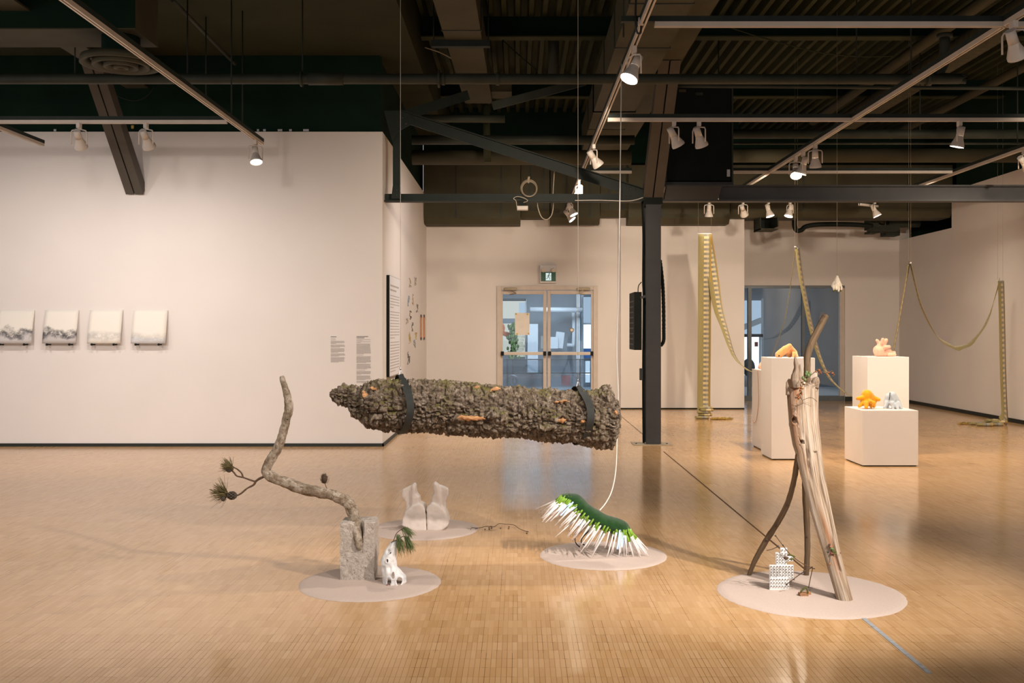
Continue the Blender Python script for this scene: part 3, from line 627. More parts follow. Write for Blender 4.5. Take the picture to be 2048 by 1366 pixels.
for r0, r1, z0, z1 in ((.36, .27, 3.84, 3.88), (.255, .17, 3.825, 3.875), (.155, .08, 3.815, 3.865), (.068, .0, 3.808, 3.84)):
    m = MB(); n_ = 40; vs = []
    for rr, zz in ((r0, z0), (r0-.02, z0-.004), (max(r1, .002), z1), (r0-.01, z1+.02)):
        vs += [c+Vector((rr*math.cos(2*math.pi*k/n_), rr*math.sin(2*math.pi*k/n_), zz)) for k in range(n_)]
    m.add(vs, [(j*n_+k, ((j+1) % 4)*n_+k, ((j+1) % 4)*n_+(k+1) % n_, j*n_+(k+1) % n_) for j in range(4) for k in range(n_)], True); m.build('diffuser_ring', 'duct', df)
def pipe(label, p0, p1, r, mat='pipe', n=14, name='ceiling_pipe', cat='pipe'):
    t = MB().tube([p0, p1], r, n).build(name, mat); return tag(t, label, cat)
sp_ = thing('sprinkler_main', 'long dark sprinkler pipe crossing the whole ceiling', 'pipe', (-1, 9.8, 3.8))
ZP = P(0, 158, 9.8).z; XE = P(1868, 0, 9.8).x
MB().tube(smoothpts([(-6.5, 9.8, ZP), (-2, 9.8, ZP), (XE-.15, 9.8, ZP), (XE, 9.83, ZP+.03), (XE+.12, 9.86, ZP+.16), (XE+.13, 9.86, ZP+.42)], 5), .05, 14).build('main_run', 'pipe', sp_)
for x0, x1, r in ((617, 687, .06), (601, 605, .075), (876, 880, .085), (883, 890, .062), (992, 999, .062), (1852, 1862, .066)):
    MB().cyl(P(x0, 158, 9.8), P(x1, 158, 9.8), r, n=18).build('coupling', 'pipe', sp_)
MB().cyl((XE+.13, 9.86, ZP+.42), (XE+.13, 9.86, ZP+.46), .075, n=16).build('flange', 'pipe', sp_)
for x in (150, 375, 605, 1713, 1822): MB().cyl((P(x, 0, 9.8).x, 9.8, ZP), (P(x, 0, 9.8).x, 9.8, 5.2 if x > 900 else 4.66), .007, n=6).build('hanger_rod', 'track_dark', sp_)
pipe('thinner pipe just behind the truss diagonal', (-1.4, 13.2, P(0, 280, 13.2).z), (1.55, 13.2, P(0, 280, 13.2).z), .062)
pipe('thick brown pipe behind the truss', (-1.5, 14.2, P(0, 315, 14.2).z), (1.62, 14.2, P(0, 315, 14.2).z), .105, 'duct')
pipe('grey pipe behind the three bright lamps', (2.75, 13.2, P(0, 268, 13.2).z), (8.8, 13.2, P(0, 268, 13.2).z), .062)
pipe('thick brown pipe low behind the three bright lamps', (2.75, 14.2, P(0, 311, 14.2).z), (8.8, 14.2, P(0, 311, 14.2).z), .10, 'duct')
pipe('slim conduit behind the second cross track', (2.75, 13.6, P(0, 287, 13.6).z), (8.8, 13.6, P(0, 287, 13.6).z), .018, 'pipe', 8)
pipe('slim conduit just under the sprinkler main', (1.75, 10.9, P(0, 172, 10.9).z), (8.0, 10.9, P(0, 180, 10.9).z), .02, 'pipe', 8)
pipe('brown pipe running lengthwise at the upper right', (4.9, 6, 4.83), (4.9, 16.5, 4.83), .065, 'duct')
pipe('brown pipe running lengthwise at the far right', (6.2, 6, 4.6), (6.2, 16.5, 4.6), .06, 'duct')
pipe('stub pipe with cap behind the truss', P(830, 237, 12.9), P(1010, 238, 12.9), .05)
pipe('upright dark pipe under the roof behind the box duct', P(1107, 155, 12.6), P(1107, 15, 12.6), .07)
pipe('slanting thin conduit in the upper left', P(345, 0, 9.6), P(470, 128, 11.4), .02, 'pipe', 8)
pipe('upright pale pipe behind the box duct end', P(972, 210, 13.6), P(975, 325, 13.6), .05, 'deck', 10)
fx = MB(); q = [Vector((5.24, 7+.03*i, 4.68)) for i in range(300)]; fx.tube(q, [.155+.006*math.sin(i*1.25) for i in range(300)], 20)
tag(fx.build('spiral_duct', 'duct'), 'large ribbed flexible duct along the right-hand ceiling', 'duct')
hv = thing('air_unit', 'black air-handling box hanging behind the column head', 'air unit', P(1405, 362, 12.3))
a = P(1333, 362, 12.3); b = P(1463, 172, 12.3); MB().box((a.x, 12.3, a.z), (b.x, 12.98, b.z)).build('casing', 'black', hv, bevel=.008)
MB().box((b.x, 12.29, a.z-.02), (b.x+.02, 12.98, b.z)).build('edge_trim', 'pipe', hv); MB().box((a.x-.05, 12.28, a.z-.05), (b.x+.02, 13, a.z-.015)).build('drain_pan', 'steel', hv)
for x0, y0, x1, y1, mt in ((1454, 339, 1460, 353, 'panel_white'), (1358, 179, 1372, 184, 'duct'), (1391, 185, 1406, 190, 'pipe')):
    p0 = P(x0, y0, 12.29); p1 = P(x1, y1, 12.29); MB().box((p0.x, 12.288, p1.z), (p1.x, 12.3, p0.z)).build('sticker', mt, hv)
for x in (a.x+.1, b.x-.1): MB().cyl((x, 12.6, b.z-.01), (x, 12.6, 5.23), .01, n=6).build('hanger_rod', 'track_dark', hv)
# ducts along the end wall
def educt(label, x0, x1, yb, d, dep, yt=330, mat='duct', name='wall_duct', cham=.10):
    t = thing(name, label, 'duct', P((x0+x1)/2, yb, d)); a = P(x0, yb, d); b = P(x1, yt, d)
    poly = [(d, a.z+cham), (d+cham, a.z), (d+dep, a.z), (d+dep, b.z), (d, b.z)]
    m = MB(); m.add([(a.x, y, z) for y, z in poly]+[(b.x, y, z) for y, z in poly], [tuple(range(5)), tuple(range(9, 4, -1))]+[(i, 5+i, 5+(i+1) % 5, (i+1) % 5) for i in range(5)])
    m.build('duct_body', mat, t)
    for q in (.33, .8):
        x = lerp(a.x, b.x, q); MB().box((x-.015, d-.008, a.z+cham), (x+.015, d, b.z)).build('strap', 'pipe', t)
educt('wide dark duct on the end wall left of the doors', 848, 1041, 447, 16.95, .5)
educt('narrow duct piece above the exit sign', 1042, 1099, 434, 17.0, .45)
educt('duct piece above the right-hand glazed door', 1101, 1200, 447, 17.0, .35)
educt('recessed duct piece left of the column', 1201, 1256, 432, 17.05, .3)
educt('wide brown duct on the wall right of the column', 1257, 1460, 447, 16.95, .4)
educt('long brown duct above the dark glass opening', 1461, 1905, 434, 17.0, .6)
vb = thing('duct_outlet', 'open square duct outlet above the dark glass', 'duct', P(1538, 460, 17.1))
for a, b in (((1520, 434), (1522, 460)), ((1555, 434), (1557, 453))): p0 = P(*a, 17.05); p1 = P(*b, 17.05); MB().box((p0.x, 17.05, p1.z), (p1.x, 17.5, p0.z)).build('side', 'duct_dark', vb)
p0 = P(1520, 459, 17.05); p1 = P(1557, 434, 17.05); MB().box((p0.x, 17.05, p0.z), (p1.x, 17.5, p0.z+.02)).build('bottom', 'duct', vb); MB().box((p0.x, 17.45, p0.z), (p1.x, 17.5, p1.z)).build('back', 'black', vb)
bp_ = MB().tube(smoothpts([P(1589, 433, 17.5), P(1589, 452, 17.5), P(1594, 461, 17.5), P(1603, 460, 17.5), P(1612, 453, 17.5), P(1640, 449, 17.5), P(1700, 449, 17.5), P(1745, 452, 17.5)], 5), .042, 10)
tag(bp_.build('drain_pipe', 'black'), 'bent black drain pipe on the wall above the glass', 'pipe')
sd = thing('stepped_duct', 'stepped dark duct pieces in the far right ceiling corner', 'duct', P(1775, 470, 18.4))
for x0, y0, x1, y1, d in ((1740, 434, 1758, 458, 18.0), (1745, 450, 1800, 460, 18.1), (1762, 458, 1800, 463, 18.3), (1772, 460, 1800, 471, 18.5), (1740, 462, 1758, 466, 18.4)):
    p0 = P(x0, y1, d); p1 = P(x1, y0, d); MB().box((p0.x, d, p0.z), (p1.x, d+.3, p1.z)).build('duct_section', 'duct_dark', sd)
MB().tube(smoothpts([P(1760, 448, 18.2), P(1765, 425, 18.2), P(1775, 412, 18.2), P(1776, 400, 18.2)], 5), .09, 12).build('elbow', 'duct', sd); MB().cyl(P(1775, 446, 18.2), P(1838, 445, 18.2), .09, n=14).build('round_run', 'duct_dark', sd)
tx_ = lambda x, d: (x-CX)*d/F
def wirething(name, label, cat, pts, r, mat, n=6, sm=6):
    return tag(MB().tube(smoothpts(pts, sm) if sm else pts, r, n).build(name, mat), label, cat)
for x, y0, y1, d, lb in ((412, 0, 192, 10.4, 'thin threaded rod left of the slanting ceiling conduit'), (463, -5, 236, 9.6, 'threaded rod holding the left end of the short track'), (485, 8, 250, 10.2, 'threaded rod beside the lone lamp of the left track'), (2035, 20, 290, 11.5, 'threaded rod at the right edge of the frame'), (1247, -5, 75, 7.0, 'threaded rod beside the near centre lamp'), (1840, 185, 260, 12.4, 'threaded rod above the right cross track')):
    pipe(lb, Vector((tx_(x, d), d, 4.655 if x < 600 else 5.21)), P(x, y1, d), .007, 'track_dark', 6, 'hanger_rod', 'rod')
wirething('ceiling_wire', 'loose brown wire sagging under the right deck', 'wire', [P(1450, 52, 11), P(1540, 80, 11), P(1640, 105, 11), P(1720, 113, 11), P(1790, 112, 11)], .006, 'deck')
wirething('ceiling_wire', 'thin wire sagging beside the box duct', 'wire', [P(850, 95, 12), P(880, 105, 12), P(905, 118, 12)], .007, 'wire')
wirething('ceiling_wire', 'dark wire crossing the bare deck in the middle', 'wire', [P(1005, 80, 12.1), P(1040, 112, 12.1), P(1075, 142, 12.1)], .007, 'black')
wirething('ceiling_wire', 'sagging dark wire on the bulkhead below the sprinkler pipe', 'wire', [P(225, 188, 11.7), P(262, 201, 11.7), P(290, 195, 11.7), P(308, 174, 11.7)], .007, 'track_dark')
co = MB()
for k in range(4): co.torus(P(1058+random.uniform(-1, 1), 377+random.uniform(-1, 1), 11.9), .085+.006*k, .004, (.1*k, 1, .1), 24, 5)
co.tube(smoothpts([P(1056, 360, 11.9), P(1058, 353, 11.9), P(1057, 366, 11.9)], 4), .012, 6)
tag(co.build('cable_coil', 'wire'), 'coiled tan cable hung above the bottom chord', 'cable')
dv = thing('motion_sensor', 'small white sensor on a black mount under the truss chord', 'sensor', P(1045, 420, 11.88))
MB().box(P(1034, 419.5, 11.85), P(1056, 413.5, 11.95)).build('body', 'lamp_white', dv, bevel=.005); MB().box(P(1038, 414, 11.88), P(1053, 402, 11.94)).build('mount', 'black', dv)
wirething('sensor_cable', 'thin pale cable loop beside the small white sensor', 'cable', [P(1034, 417, 11.88), P(1032, 402, 11.88), P(1027, 397, 11.88), P(1036, 393, 11.88), P(1050, 397, 11.88), P(1055, 402, 11.88), P(1047, 405, 11.88)], .0045, 'cable')
wirething('hanging_cable', 'pale cable loop hanging below the chord right of the sensor', 'cable', [P(1109, 340, 12.1), P(1106, 388, 12.1), P(1107, 405, 12.1), P(1104, 428, 12.1), P(1094, 439, 12.1), P(1083, 434, 12.1), P(1076, 416, 12.1), P(1075, 404, 12.1)], .006, 'cable')
wirething('chord_cable', 'white cable clipped along the chord to the column', 'cable', [P(1150, 401, 11.885), P(1200, 400.5, 11.885), P(1250, 402, 11.885), P(1270, 400, 11.885), P(1286, 395, 11.885)], .005, 'cord')

# ================================================================== lighting tracks and lamps
ZT = 3.40; TW = .034
def track(label, p0, p1, ext=0):
    p0 = Vector(p0); p1 = Vector(p1); d = (p1-p0).normalized()
    t = thing('lighting_track', label, 'lighting track', (p0+p1)/2)
    MB().bar(p0-d*ext, p1, .042, .036).build('strut_channel', 'track_dark', t)
    for c in WO: pass
    z = Vector((0, 0, -.034)); sd = d.cross(Vector((0, 0, 1))).normalized()
    for s in (-1, 1): MB().bar(p0+z+sd*s*.0125, p1+z+sd*s*.0125, .012, .032).build('track_rail', 'track_white', t)
    MB().bar(p0+z*.85, p1+z*.85, .016, .02).build('track_slot', 'black', t)
ZC = ZT+.02
track('lengthwise track over the left gallery floor', (-2.75, 2.5, ZC), (-2.75, 10.72, ZC))
track('lengthwise track running down the centre of the hall', (.82, 2.5, ZC), (.82, 16.8, ZC))
track('lengthwise track over the white plinths', (3.2, 2.5, ZC), (3.2, 15.0, ZC))
track('lengthwise track near the right-hand wall', (5.6, 8.0, ZC), (5.6, 14.6, ZC))
track('short lengthwise track at the far left edge', (-5.15, 6, ZC), (-5.15, 10.8, ZC))
track('cross track over the left gallery with two lamps', (-7, 9.6, ZC), (-2.8, 9.6, ZC))
track('nearest cross track at the upper right', (.90, 6.54, ZC), (6, 6.54, ZC), .22)
track('middle cross track with two unlit lamps', (.86, 9.5, ZC), (8.2, 9.5, ZC))
track('far cross track between the air unit and the right-hand track', (2.74, 12.65, ZC), (5.52, 12.65, ZC))
track('short far cross track behind the truss next to the column', (.86, 12.65, ZC), (1.45, 12.65, ZC))
track('hidden cross track with lamps showing below the beam', (2.3, 15.35, ZC), (7.2, 15.35, ZC))
p0 = P(1716, 408, 15.9); track('short loose end of track below the beam', (P(1717, 0, 15.0).x, 14.95, ZC-.12), (P(1750, 0, 16).x, 15.9, ZC-.03))
lamps = []
def lamp(X, Y, aim, lit, label, power=0, size=50, color=WARM, z=None, scale=1.0, mat=None):
    z0 = (ZT-.03) if z is None else z; S = scale
    t = thing('track_lamp', label, 'lamp', (X, Y, z0-.25*S), 'track lamps')
    aim = Vector(aim).normalized(); piv = Vector((X, Y, z0-.145*S))
    ho = Vector((aim.x, aim.y, 0)); ho = ho.normalized() if ho.length > .05 else Vector((0, 1, 0))
    sd = ho.cross(Vector((0, 0, 1)))
    MB().box((X-.017*S, Y-.03*S, z0-.045*S), (X+.017*S, Y+.03*S, z0+.005)).build('adapter', 'lamp_white', t, bevel=.003)
    a = piv+sd*.072*S; b = piv-sd*.072*S; up = Vector((0, 0, 1)); top = Vector((X, Y, z0-.055*S))
    MB().tube([a-up*.055*S, a+up*.06*S, a*.88+top*.12+up*.068*S, top+up*.002, b*.88+top*.12+up*.068*S, b+up*.06*S, b-up*.055*S], .0065*S, 6).build('yoke', 'lamp_white', t)
    MB().cyl(piv-aim*.095*S, piv-aim*.005*S, .031*S, .034*S, 16).build('socket', 'lamp_white', t)
    m = MB(); rr = [.034, .040, .052, .061, .0635, .0635, .058]; aa = [-.005, .02, .05, .075, .08, .10, .10]
    m.tube([piv+aim*q*S for q in aa[:6]], [r*S for r in rr[:6]], 20, caps=False); sh = m.build('shade', 'lamp_white', t)
    MB().cyl(piv+aim*.088*S, piv+aim*.094*S, .060*S, .060*S, 20).build('lens', mat or ('lens_on' if lit else 'lamp_face'), sh)
    if power: spot('bulb', piv+aim*.105*S, piv+aim*3, power, size, .85, color, .05, t)
    return t
tx = lambda x, d: (x-CX)*d/F
lamp(tx(158, 9.6), 9.6, (-.08, .70, -.72), 0, 'left one of two track lamps aimed at the white gallery wall', 62, 130, NEUT)
lamp(tx(292, 9.6), 9.6, (.10, .70, -.75), 0, 'right one of two track lamps aimed at the white gallery wall', 55, 130, NEUT)
lamp(-2.75, 10.45, (.18, -.35, -.9), 1, 'single small track lamp at the end of the left lengthwise track', 30, 80, NEUT, mat='lens_dim')
lamp(.82, 7.0, (-.40, -.28, -.88), 1, 'large glowing lamp nearest on the centre track', 110, 70, NEUT)
lamp(.82, 10.7, (.55, .25, -.75), 0, 'unlit white lamp on the centre track in front of the diagonal')
lamp(.82, 13.3, (-.3, -.2, -.9), 1, 'glowing lamp on the centre track right above the chord', 110, 90, WARM)
lamp(.82, 15.2, (.35, -.15, -.75), 1, 'nearer bright lamp on the centre track showing below the chord', 90, 90, WARM)
lamp(.82, 16.0, (.5, -.15, -.6), 1, 'farthest bright lamp at the end of the centre track', 70, 100, WARM)
lamp(tx(1348, 9.5), 9.5, (.45, .25, -.75), 0, 'left of the two unlit lamps in front of the black air unit')
lamp(tx(1398, 9.5), 9.5, (.30, .3, -.75), 0, 'right of the two unlit lamps in front of the black air unit')
lamp(tx(1919, 9.5), 9.5, (-.18, .15, -.92), 1, 'single lit lamp on the right part of the middle cross track', 150, 80, WARM)
lamp(3.2, 6.42, (.45, .4, -.75), 0, 'white lamp in the upper right corner of the frame')
lamp(3.2, 10.7, (.10, .25, -.95), 1, 'right-hand lamp of the bright cluster of three', 150, 75, WARM)
lamp(3.2, 11.15, (-.25, .1, -.9), 1, 'middle lamp of the bright cluster of three', 110, 80, WARM)
lamp(3.2, 11.45, (-.1, -.5, -.7), 1, 'left lamp of the bright cluster of three, facing the camera', 60, 90, WARM)
lamp(tx(1418, 15.35), 15.35, (0, .15, -.95), 1, 'lit lamp below the beam nearest the column', 7, 120, WARM)
lamp(tx(1486, 15.35), 15.35, (.3, .5, -.55), 0, 'half-hidden unlit lamp just under the beam')
lamp(tx(1537, 15.35), 15.35, (.22, -.12, -.85), 1, 'left of the middle pair of lit lamps below the beam', 60, 110, WARM)
lamp(tx(1580, 15.35), 15.35, (-.25, -.12, -.85), 1, 'right of the middle pair of lit lamps below the beam', 60, 110, WARM)
lamp(tx(1749, 15.35), 15.35, (.35, -.12, -.8), 1, 'lit lamp below the beam at the far right', 45, 120, WARM)
lamp(5.6, 11.0, (.7, .35, -.6), 1, 'lit lamp cut by the right edge of the frame', 110, 100, WARM)
# ================================================================== things on the left wall
def uvquad_sheet(w_pts, n=8):
    pass
def painting(x0, x1, mat, label, bow):
    """a leaning sheet: top edge on the wall, foot out on two pegs; x0,x1 at the top edge"""
    a = tx(x0, 11.79); b = tx(x1, 11.79); zt = P(0, 620, 11.79).z; zb = P(0, 687, 11.72).z
    t = thing('painting', label, 'painting', ((a+b)/2, 11.75, zb), 'small leaning paintings')
    m = MB(); m.uv = []; n1, n2 = 8, 8; th = .008
    for side in (0, 1):
        for j in range(n2+1):
            v = j/n2
            for i in range(n1+1):
                u = i/n1
                y = lerp(11.718, 11.788, v)-bow*math.sin(math.pi*v)*.4-.012*math.sin(math.pi*u)*(1-v)+side*th
                m.v.append(Vector((lerp(a, b, u)-.006*(1-v), y, lerp(zb, zt, v)))); m.uv.append((u, v))
    k = (n1+1)*(n2+1); idx = lambda i, j, s: s*k+j*(n1+1)+i
    for j in range(n2):
        for i in range(n1):
            m.f.append((idx(i, j, 0), idx(i+1, j, 0), idx(i+1, j+1, 0), idx(i, j+1, 0))); m.f.append((idx(i, j, 1), idx(i, j+1, 1), idx(i+1, j+1, 1), idx(i+1, j, 1)))
    for i in range(n1):
        m.f.append((idx(i, 0, 0), idx(i, 0, 1), idx(i+1, 0, 1), idx(i+1, 0, 0))); m.f.append((idx(i, n2, 0), idx(i+1, n2, 0), idx(i+1, n2, 1), idx(i, n2, 1)))
    for j in range(n2):
        m.f.append((idx(0, j, 0), idx(0, j+1, 0), idx(0, j+1, 1), idx(0, j, 1))); m.f.append((idx(n1, j, 0), idx(n1, j, 1), idx(n1, j+1, 1), idx(n1, j+1, 0)))
    m.sm = set(range(2*n1*n2)); m.build('panel', mat, t, recalc=False)
    for q in (.14, .80):
        x = lerp(a, b, q); MB().cyl((x, 11.8, zb-.014), (x, 11.715, zb-.012), .008, n=8).cyl((x, 11.715, zb-.012), (x, 11.705, zb-.012), .014, n=8).build('peg', 'black', t)
painting(-4, 69.5, 'paint_a', 'leftmost painting with dark speckled ridge, cut by the frame edge', .02)
painting(91, 158, 'paint_b', 'painting with the boldest dark curving band along its foot', .02)
painting(180, 246, 'paint_c', 'palest painting with only a faint grey line', .012)
painting(267, 336, 'paint_d', 'rightmost painting with a low blue-grey hill', .012)
def textblock(label, x0, x1, y0, heads, paras, d=11.797):
    t = thing('wall_text', label, 'wall text', P((x0+x1)/2, y0+60, d), 'vinyl wall texts'); y = y0
    h = MB()
    for w in heads:
        a = P(x0, y, d); b = P(x0+(x1-x0)*w, y+1.3, d); h.box((a.x, d, b.z), (b.x, d+.002, a.z)); y += 2.6
    tag(h.build('heading', 'ink', t), kind='stuff'); y += 1.2; m = MB()
    for n_ in paras:
        for k in range(n_):
            w = random.uniform(.93, 1) if k < n_-1 else random.uniform(.3, .8)
            a = P(x0, y, d); b = P(x0+(x1-x0)*w, y+.75, d); m.box((a.x, d, b.z), (b.x, d+.0015, a.z)); y += 1.55
        y += 1.1
    tag(m.build('text_lines', 'ink_soft', t), kind='stuff')
textblock('shorter grey wall text left of the wall corner', 661.5, 690, 673, [.4], [1, 1, 4, 4, 6, 4, 7])
textblock('longer grey wall text next to the wall corner', 713, 742, 672.5, [.8, .55], [2, 2, 14, 1, 9, 7, 1, 5, 6, 3])
# text panel on the return wall
tp = thing('text_panel', 'tall white exhibition text panel with black edge on the return wall', 'panel', (-1.58, 12.55, .8))
ya = 1.58*F/(CX-776); yb = 1.58*F/(CX-797.5); zt = CZ+(CY-550)*ya/F; zb = CZ-(754-CY)*ya/F
MB().box((-1.598, ya, zb), (-1.562, yb, zt)).build('board', 'black', tp); MB().box((-1.562, ya+.004, zb+.004), (-1.5595, yb-.004, zt-.004)).build('sheet', 'panel_white', tp)
m = MB(); z = zt-.11; k = 0
for cnt, h, step in ((2, .022, .055), (5, .011, .036), (10, .011, .036), (11, .011, .036), (8, .011, .036), (2, .011, .036)):
    for i in range(cnt):
        w = random.uniform(.88, .97) if i < cnt-1 else random.uniform(.3, .7)
        m.box((-1.5595, ya+.06, z-h), (-1.5588, lerp(ya+.06, yb-.05, w), z)); z -= step
    z -= .02
tag(m.build('text_lines', 'ink_soft', tp), kind='stuff')
# line drawings on the return wall
def wy(x): return 1.597*F/(CX-x)
dl = ((820, 565, 18, 'line_tan', 'faint tan scribble drawing, topmost left on the return wall'), (831, 563, 20, 'line_grey', 'grey scribble drawing, topmost right on the return wall'),
      (817.5, 602, 22, 'line_blue', 'tall pale blue scribble drawing on the return wall'), (826, 600, 24, 'line_tan', 'tan scribble drawing beside the tall pale blue one'),
      (834, 617, 18, 'line_dark', 'dark scribble drawing right of the tan one'), (821, 630, 18, 'line_dark', 'dark curled scribble in the middle of the return wall'),
      (814, 642, 14, 'line_tan', 'faint scribble at the left of the drawing group'), (825, 654, 18, 'line_dark', 'dark scribble above the yellow drawings'),
      (819, 674, 26, 'line_yellow', 'large yellow scribble drawing on the return wall'), (832, 671, 16, 'line_yellow', 'small yellow scribble beside the large yellow one'),
      (829, 688, 18, 'line_blue', 'pale blue scribble below the small yellow one'), (817, 716, 26, 'line_dark', 'dark scribble lowest on the return wall'))
for x, y, h, mt, lb in dl:
    Y = wy(x); hh = h*Y/F; zc = CZ-(y-CY)*Y/F; ww = .30
    pts = [Vector((-1.594, Y+random.uniform(-.5, .5)*ww, zc+random.uniform(-.5, .5)*hh)) for _ in range(16)]
    pts.sort(key=lambda p: p.z+random.uniform(-.3, .3)*hh)
    tag(MB().tube(smoothpts(pts, 5), .0032, 4).build('line_drawing', mt), lb, 'drawing', 'scribble drawings on the return wall')
for x, lb in ((842, 'left of two slim copper-brown strips on the return wall'), (848.3, 'right of two slim copper-brown strips on the return wall')):
    Y = wy(x); z1 = CZ-(633-CY)*Y/F; z0 = CZ-(676-CY)*Y/F
    s = thing('wall_strip', lb, 'wall strip', (-1.598, Y, z0), 'copper strips'); MB().box((-1.599, Y-.16, z0), (-1.59, Y+.1, z1)).build('strip', 'copper', s)
    MB().box((-1.589, Y-.1, z1-.02), (-1.587, Y+.06, z1+.03)).build('clip', 'steel', s); MB().box((-1.589, Y-.1, z0-.03), (-1.587, Y+.06, z0+.015)).build('clip', 'steel', s)

# ================================================================== plinths
def plinth(label, x0, x1, y0, y1, h):
    o = MB().box((x0, y0, .012), (x1, y1, h)).build('plinth', 'white_paint', bevel=.002); tag(o, label, 'plinth', 'white plinths')
    MB().box((x0+.015, y0+.015, 0), (x1-.015, y1-.015, .012)).build('plinth_foot', 'black', o)
plinth('low wide white plinth under the yellow and blue plush figures', 3.486, 4.05, 10.06, 10.61, .566)
plinth('tall white plinth under the pink plush hand', 3.868, 4.326, 11.0, 11.5, 1.082)
plinth('tall white plinth under the tan plush figure, behind the driftwood', 2.697, 3.159, 10.57, 11.03, 1.083)
plinth('shorter white plinth half hidden behind the tan figure plinth', 2.796, 3.375, 11.2, 11.87, .917)
# plush figures
def caps(lst, d, S=None):
    m = MB()
    for q in lst:
        (x0, y0, r0), (x1, y1, r1) = q[0], q[1]; z0 = q[2] if len(q) > 2 else 0; z1 = q[3] if len(q) > 3 else z0
        k = d/F; a = P(x0, y0, d)+Vector((0, z0, 0)); b = P(x1, y1, d)+Vector((0, z1, 0)); r0 *= k; r1 *= k
        m.ell(a, r0, 12, 8); m.ell(b, r1, 12, 8); m.tube([a, b], [r0, r1], 12)
    return m
ty = thing('plush_figure', 'golden yellow plush figure standing on finger-like legs', 'plush', P(1733, 817, 10.30), 'plush hand figures')
d = 10.34
blob('body', caps([((1734, 791, 12), (1733, 801, 12)), ((1740, 794, 9), (1746, 801, 8)), ((1728, 797, 8), (1727, 803, 7)), ((1725, 796, 6), (1712.5, 796.5, 3.2), -.02, -.03), ((1745, 796, 6), (1755.5, 799, 3.6), -.01, -.03), ((1726, 804, 5.5), (1715, 811.5, 3.2), -.02, -.05),
      ((1729, 805, 5.5), (1726.5, 813, 3.6), -.05, -.09), ((1735, 806, 5), (1732, 809.5, 3.5), .03, .05), ((1738, 806, 5), (1739, 812.5, 3.2), -.03, -.05), ((1746, 803, 5), (1746.5, 812, 3.4), -.01, -.02), ((1734, 801, 4), (1741, 805, 4.2), -.06, -.10)], d), .005, 'plush_yellow', ty, 2)
MB().tube(smoothpts([P(1724, 802, d-.09), P(1731, 804.5, d-.10), P(1738, 803, d-.11), P(1747, 801, d-.06)], 5), .004, 5).build('seam', 'line_yellow', ty)
tb = thing('plush_figure', 'pale blue plush figure standing on finger-like legs', 'plush', P(1783, 818, 10.30), 'plush hand figures')
blob('body', caps([((1784, 792.5, 10), (1787, 800, 11)), ((1776, 794, 7), (1774, 804, 7)), ((1787, 801, 10), (1789, 806, 10)), ((1772, 805, 5), (1766, 814.5, 2.6), -.02, -.04), ((1774, 806, 4), (1775, 815, 2.4), .0, -.01), ((1781, 806, 5), (1781.5, 815.5, 2.8), -.05, -.07),
      ((1787, 808, 4), (1789, 816, 2.6), -.07, -.10), ((1793, 806, 5), (1797, 815.5, 2.8), -.05, -.08), ((1795, 800, 4), (1799, 805, 3), .0, .0)], d), .005, 'plush_blue', tb, 2)
MB().tube(smoothpts([P(1780, 785, d-.03), P(1779.5, 793, d-.05), P(1778.5, 800, d-.05)], 5), .004, 5).build('seam', 'steel', tb)
tk = thing('plush_figure', 'pink plush hand lying on the tall right plinth', 'plush', P(1767, 714, 11.2), 'plush hand figures')
blob('body', caps([((1757, 701, 11), (1757, 704, 10)), ((1758, 698, 8), (1762, 689, 7)), ((1760, 689, 4.5), (1754, 681, 3)), ((1762, 687, 4.5), (1763, 679, 3.4), -.03, -.04), ((1767, 689, 5), (1772, 680.5, 4), 0, 0), ((1766, 695, 5), (1775, 693.5, 3.4), -.03, -.05),
      ((1760, 706, 8), (1775, 707, 6)), ((1775, 707, 5), (1787, 705.5, 3.4), 0, -.02), ((1776, 709, 4), (1786, 709, 3.2), -.04, -.05), ((1774, 703, 4), (1783, 701.5, 3), .03, .04)], 11.2), .005, 'plush_pink', tk, 2)
tt = thing('plush_figure', 'tan plush finger figure with a dark hole in its end', 'plush', P(1574, 717, 10.8), 'plush hand figures')
blob('body', caps([((1557.5, 709.5, 7.6), (1571, 699, 8)), ((1571, 699, 7.5), (1579, 692, 5.2)), ((1580, 694, 6), (1591, 706, 6.5), .03, .05), ((1591, 706, 5.5), (1593, 713, 3.2), .04, -.01), ((1577, 705, 7), (1582, 711, 4.5), .05, .06), ((1587, 707, 4), (1585, 714, 2.6), -.01, -.03)], 10.8), .006, 'plush_tan', tt, 3)
MB().ell(P(1556, 711.5, 10.8)+Vector((0, -.041, 0)), (.0085, .006, .0085), 10, 6).build('hole', 'black', tt)
ts_ = thing('plush_figure', 'sliver of a pink plush figure peeking from behind the tan figure plinth', 'plush', P(1519, 739, 11.6), 'plush hand figures')
blob('body', caps([((1521, 733, 5), (1524, 726, 4)), ((1518, 735.5, 3), (1522, 735, 4))], 11.6), .01, 'plush_pink', ts_, 4)
wirething('thin_cord', 'thin tan cord hanging down the shorter left plinth', 'cord', [P(1519, 741, 11.19)+Vector((-.02, 0, 0)), P(1517, 800, 11.5), P(1513, 838, 11.6), P(1508, 846, 11.7), P(1505, 840, 11.8)], .003, 'copper')
hg = thing('hanging_glove', 'white cast hand hanging fingers-down on a thread', 'glove', P(1674, 586, 12.0))
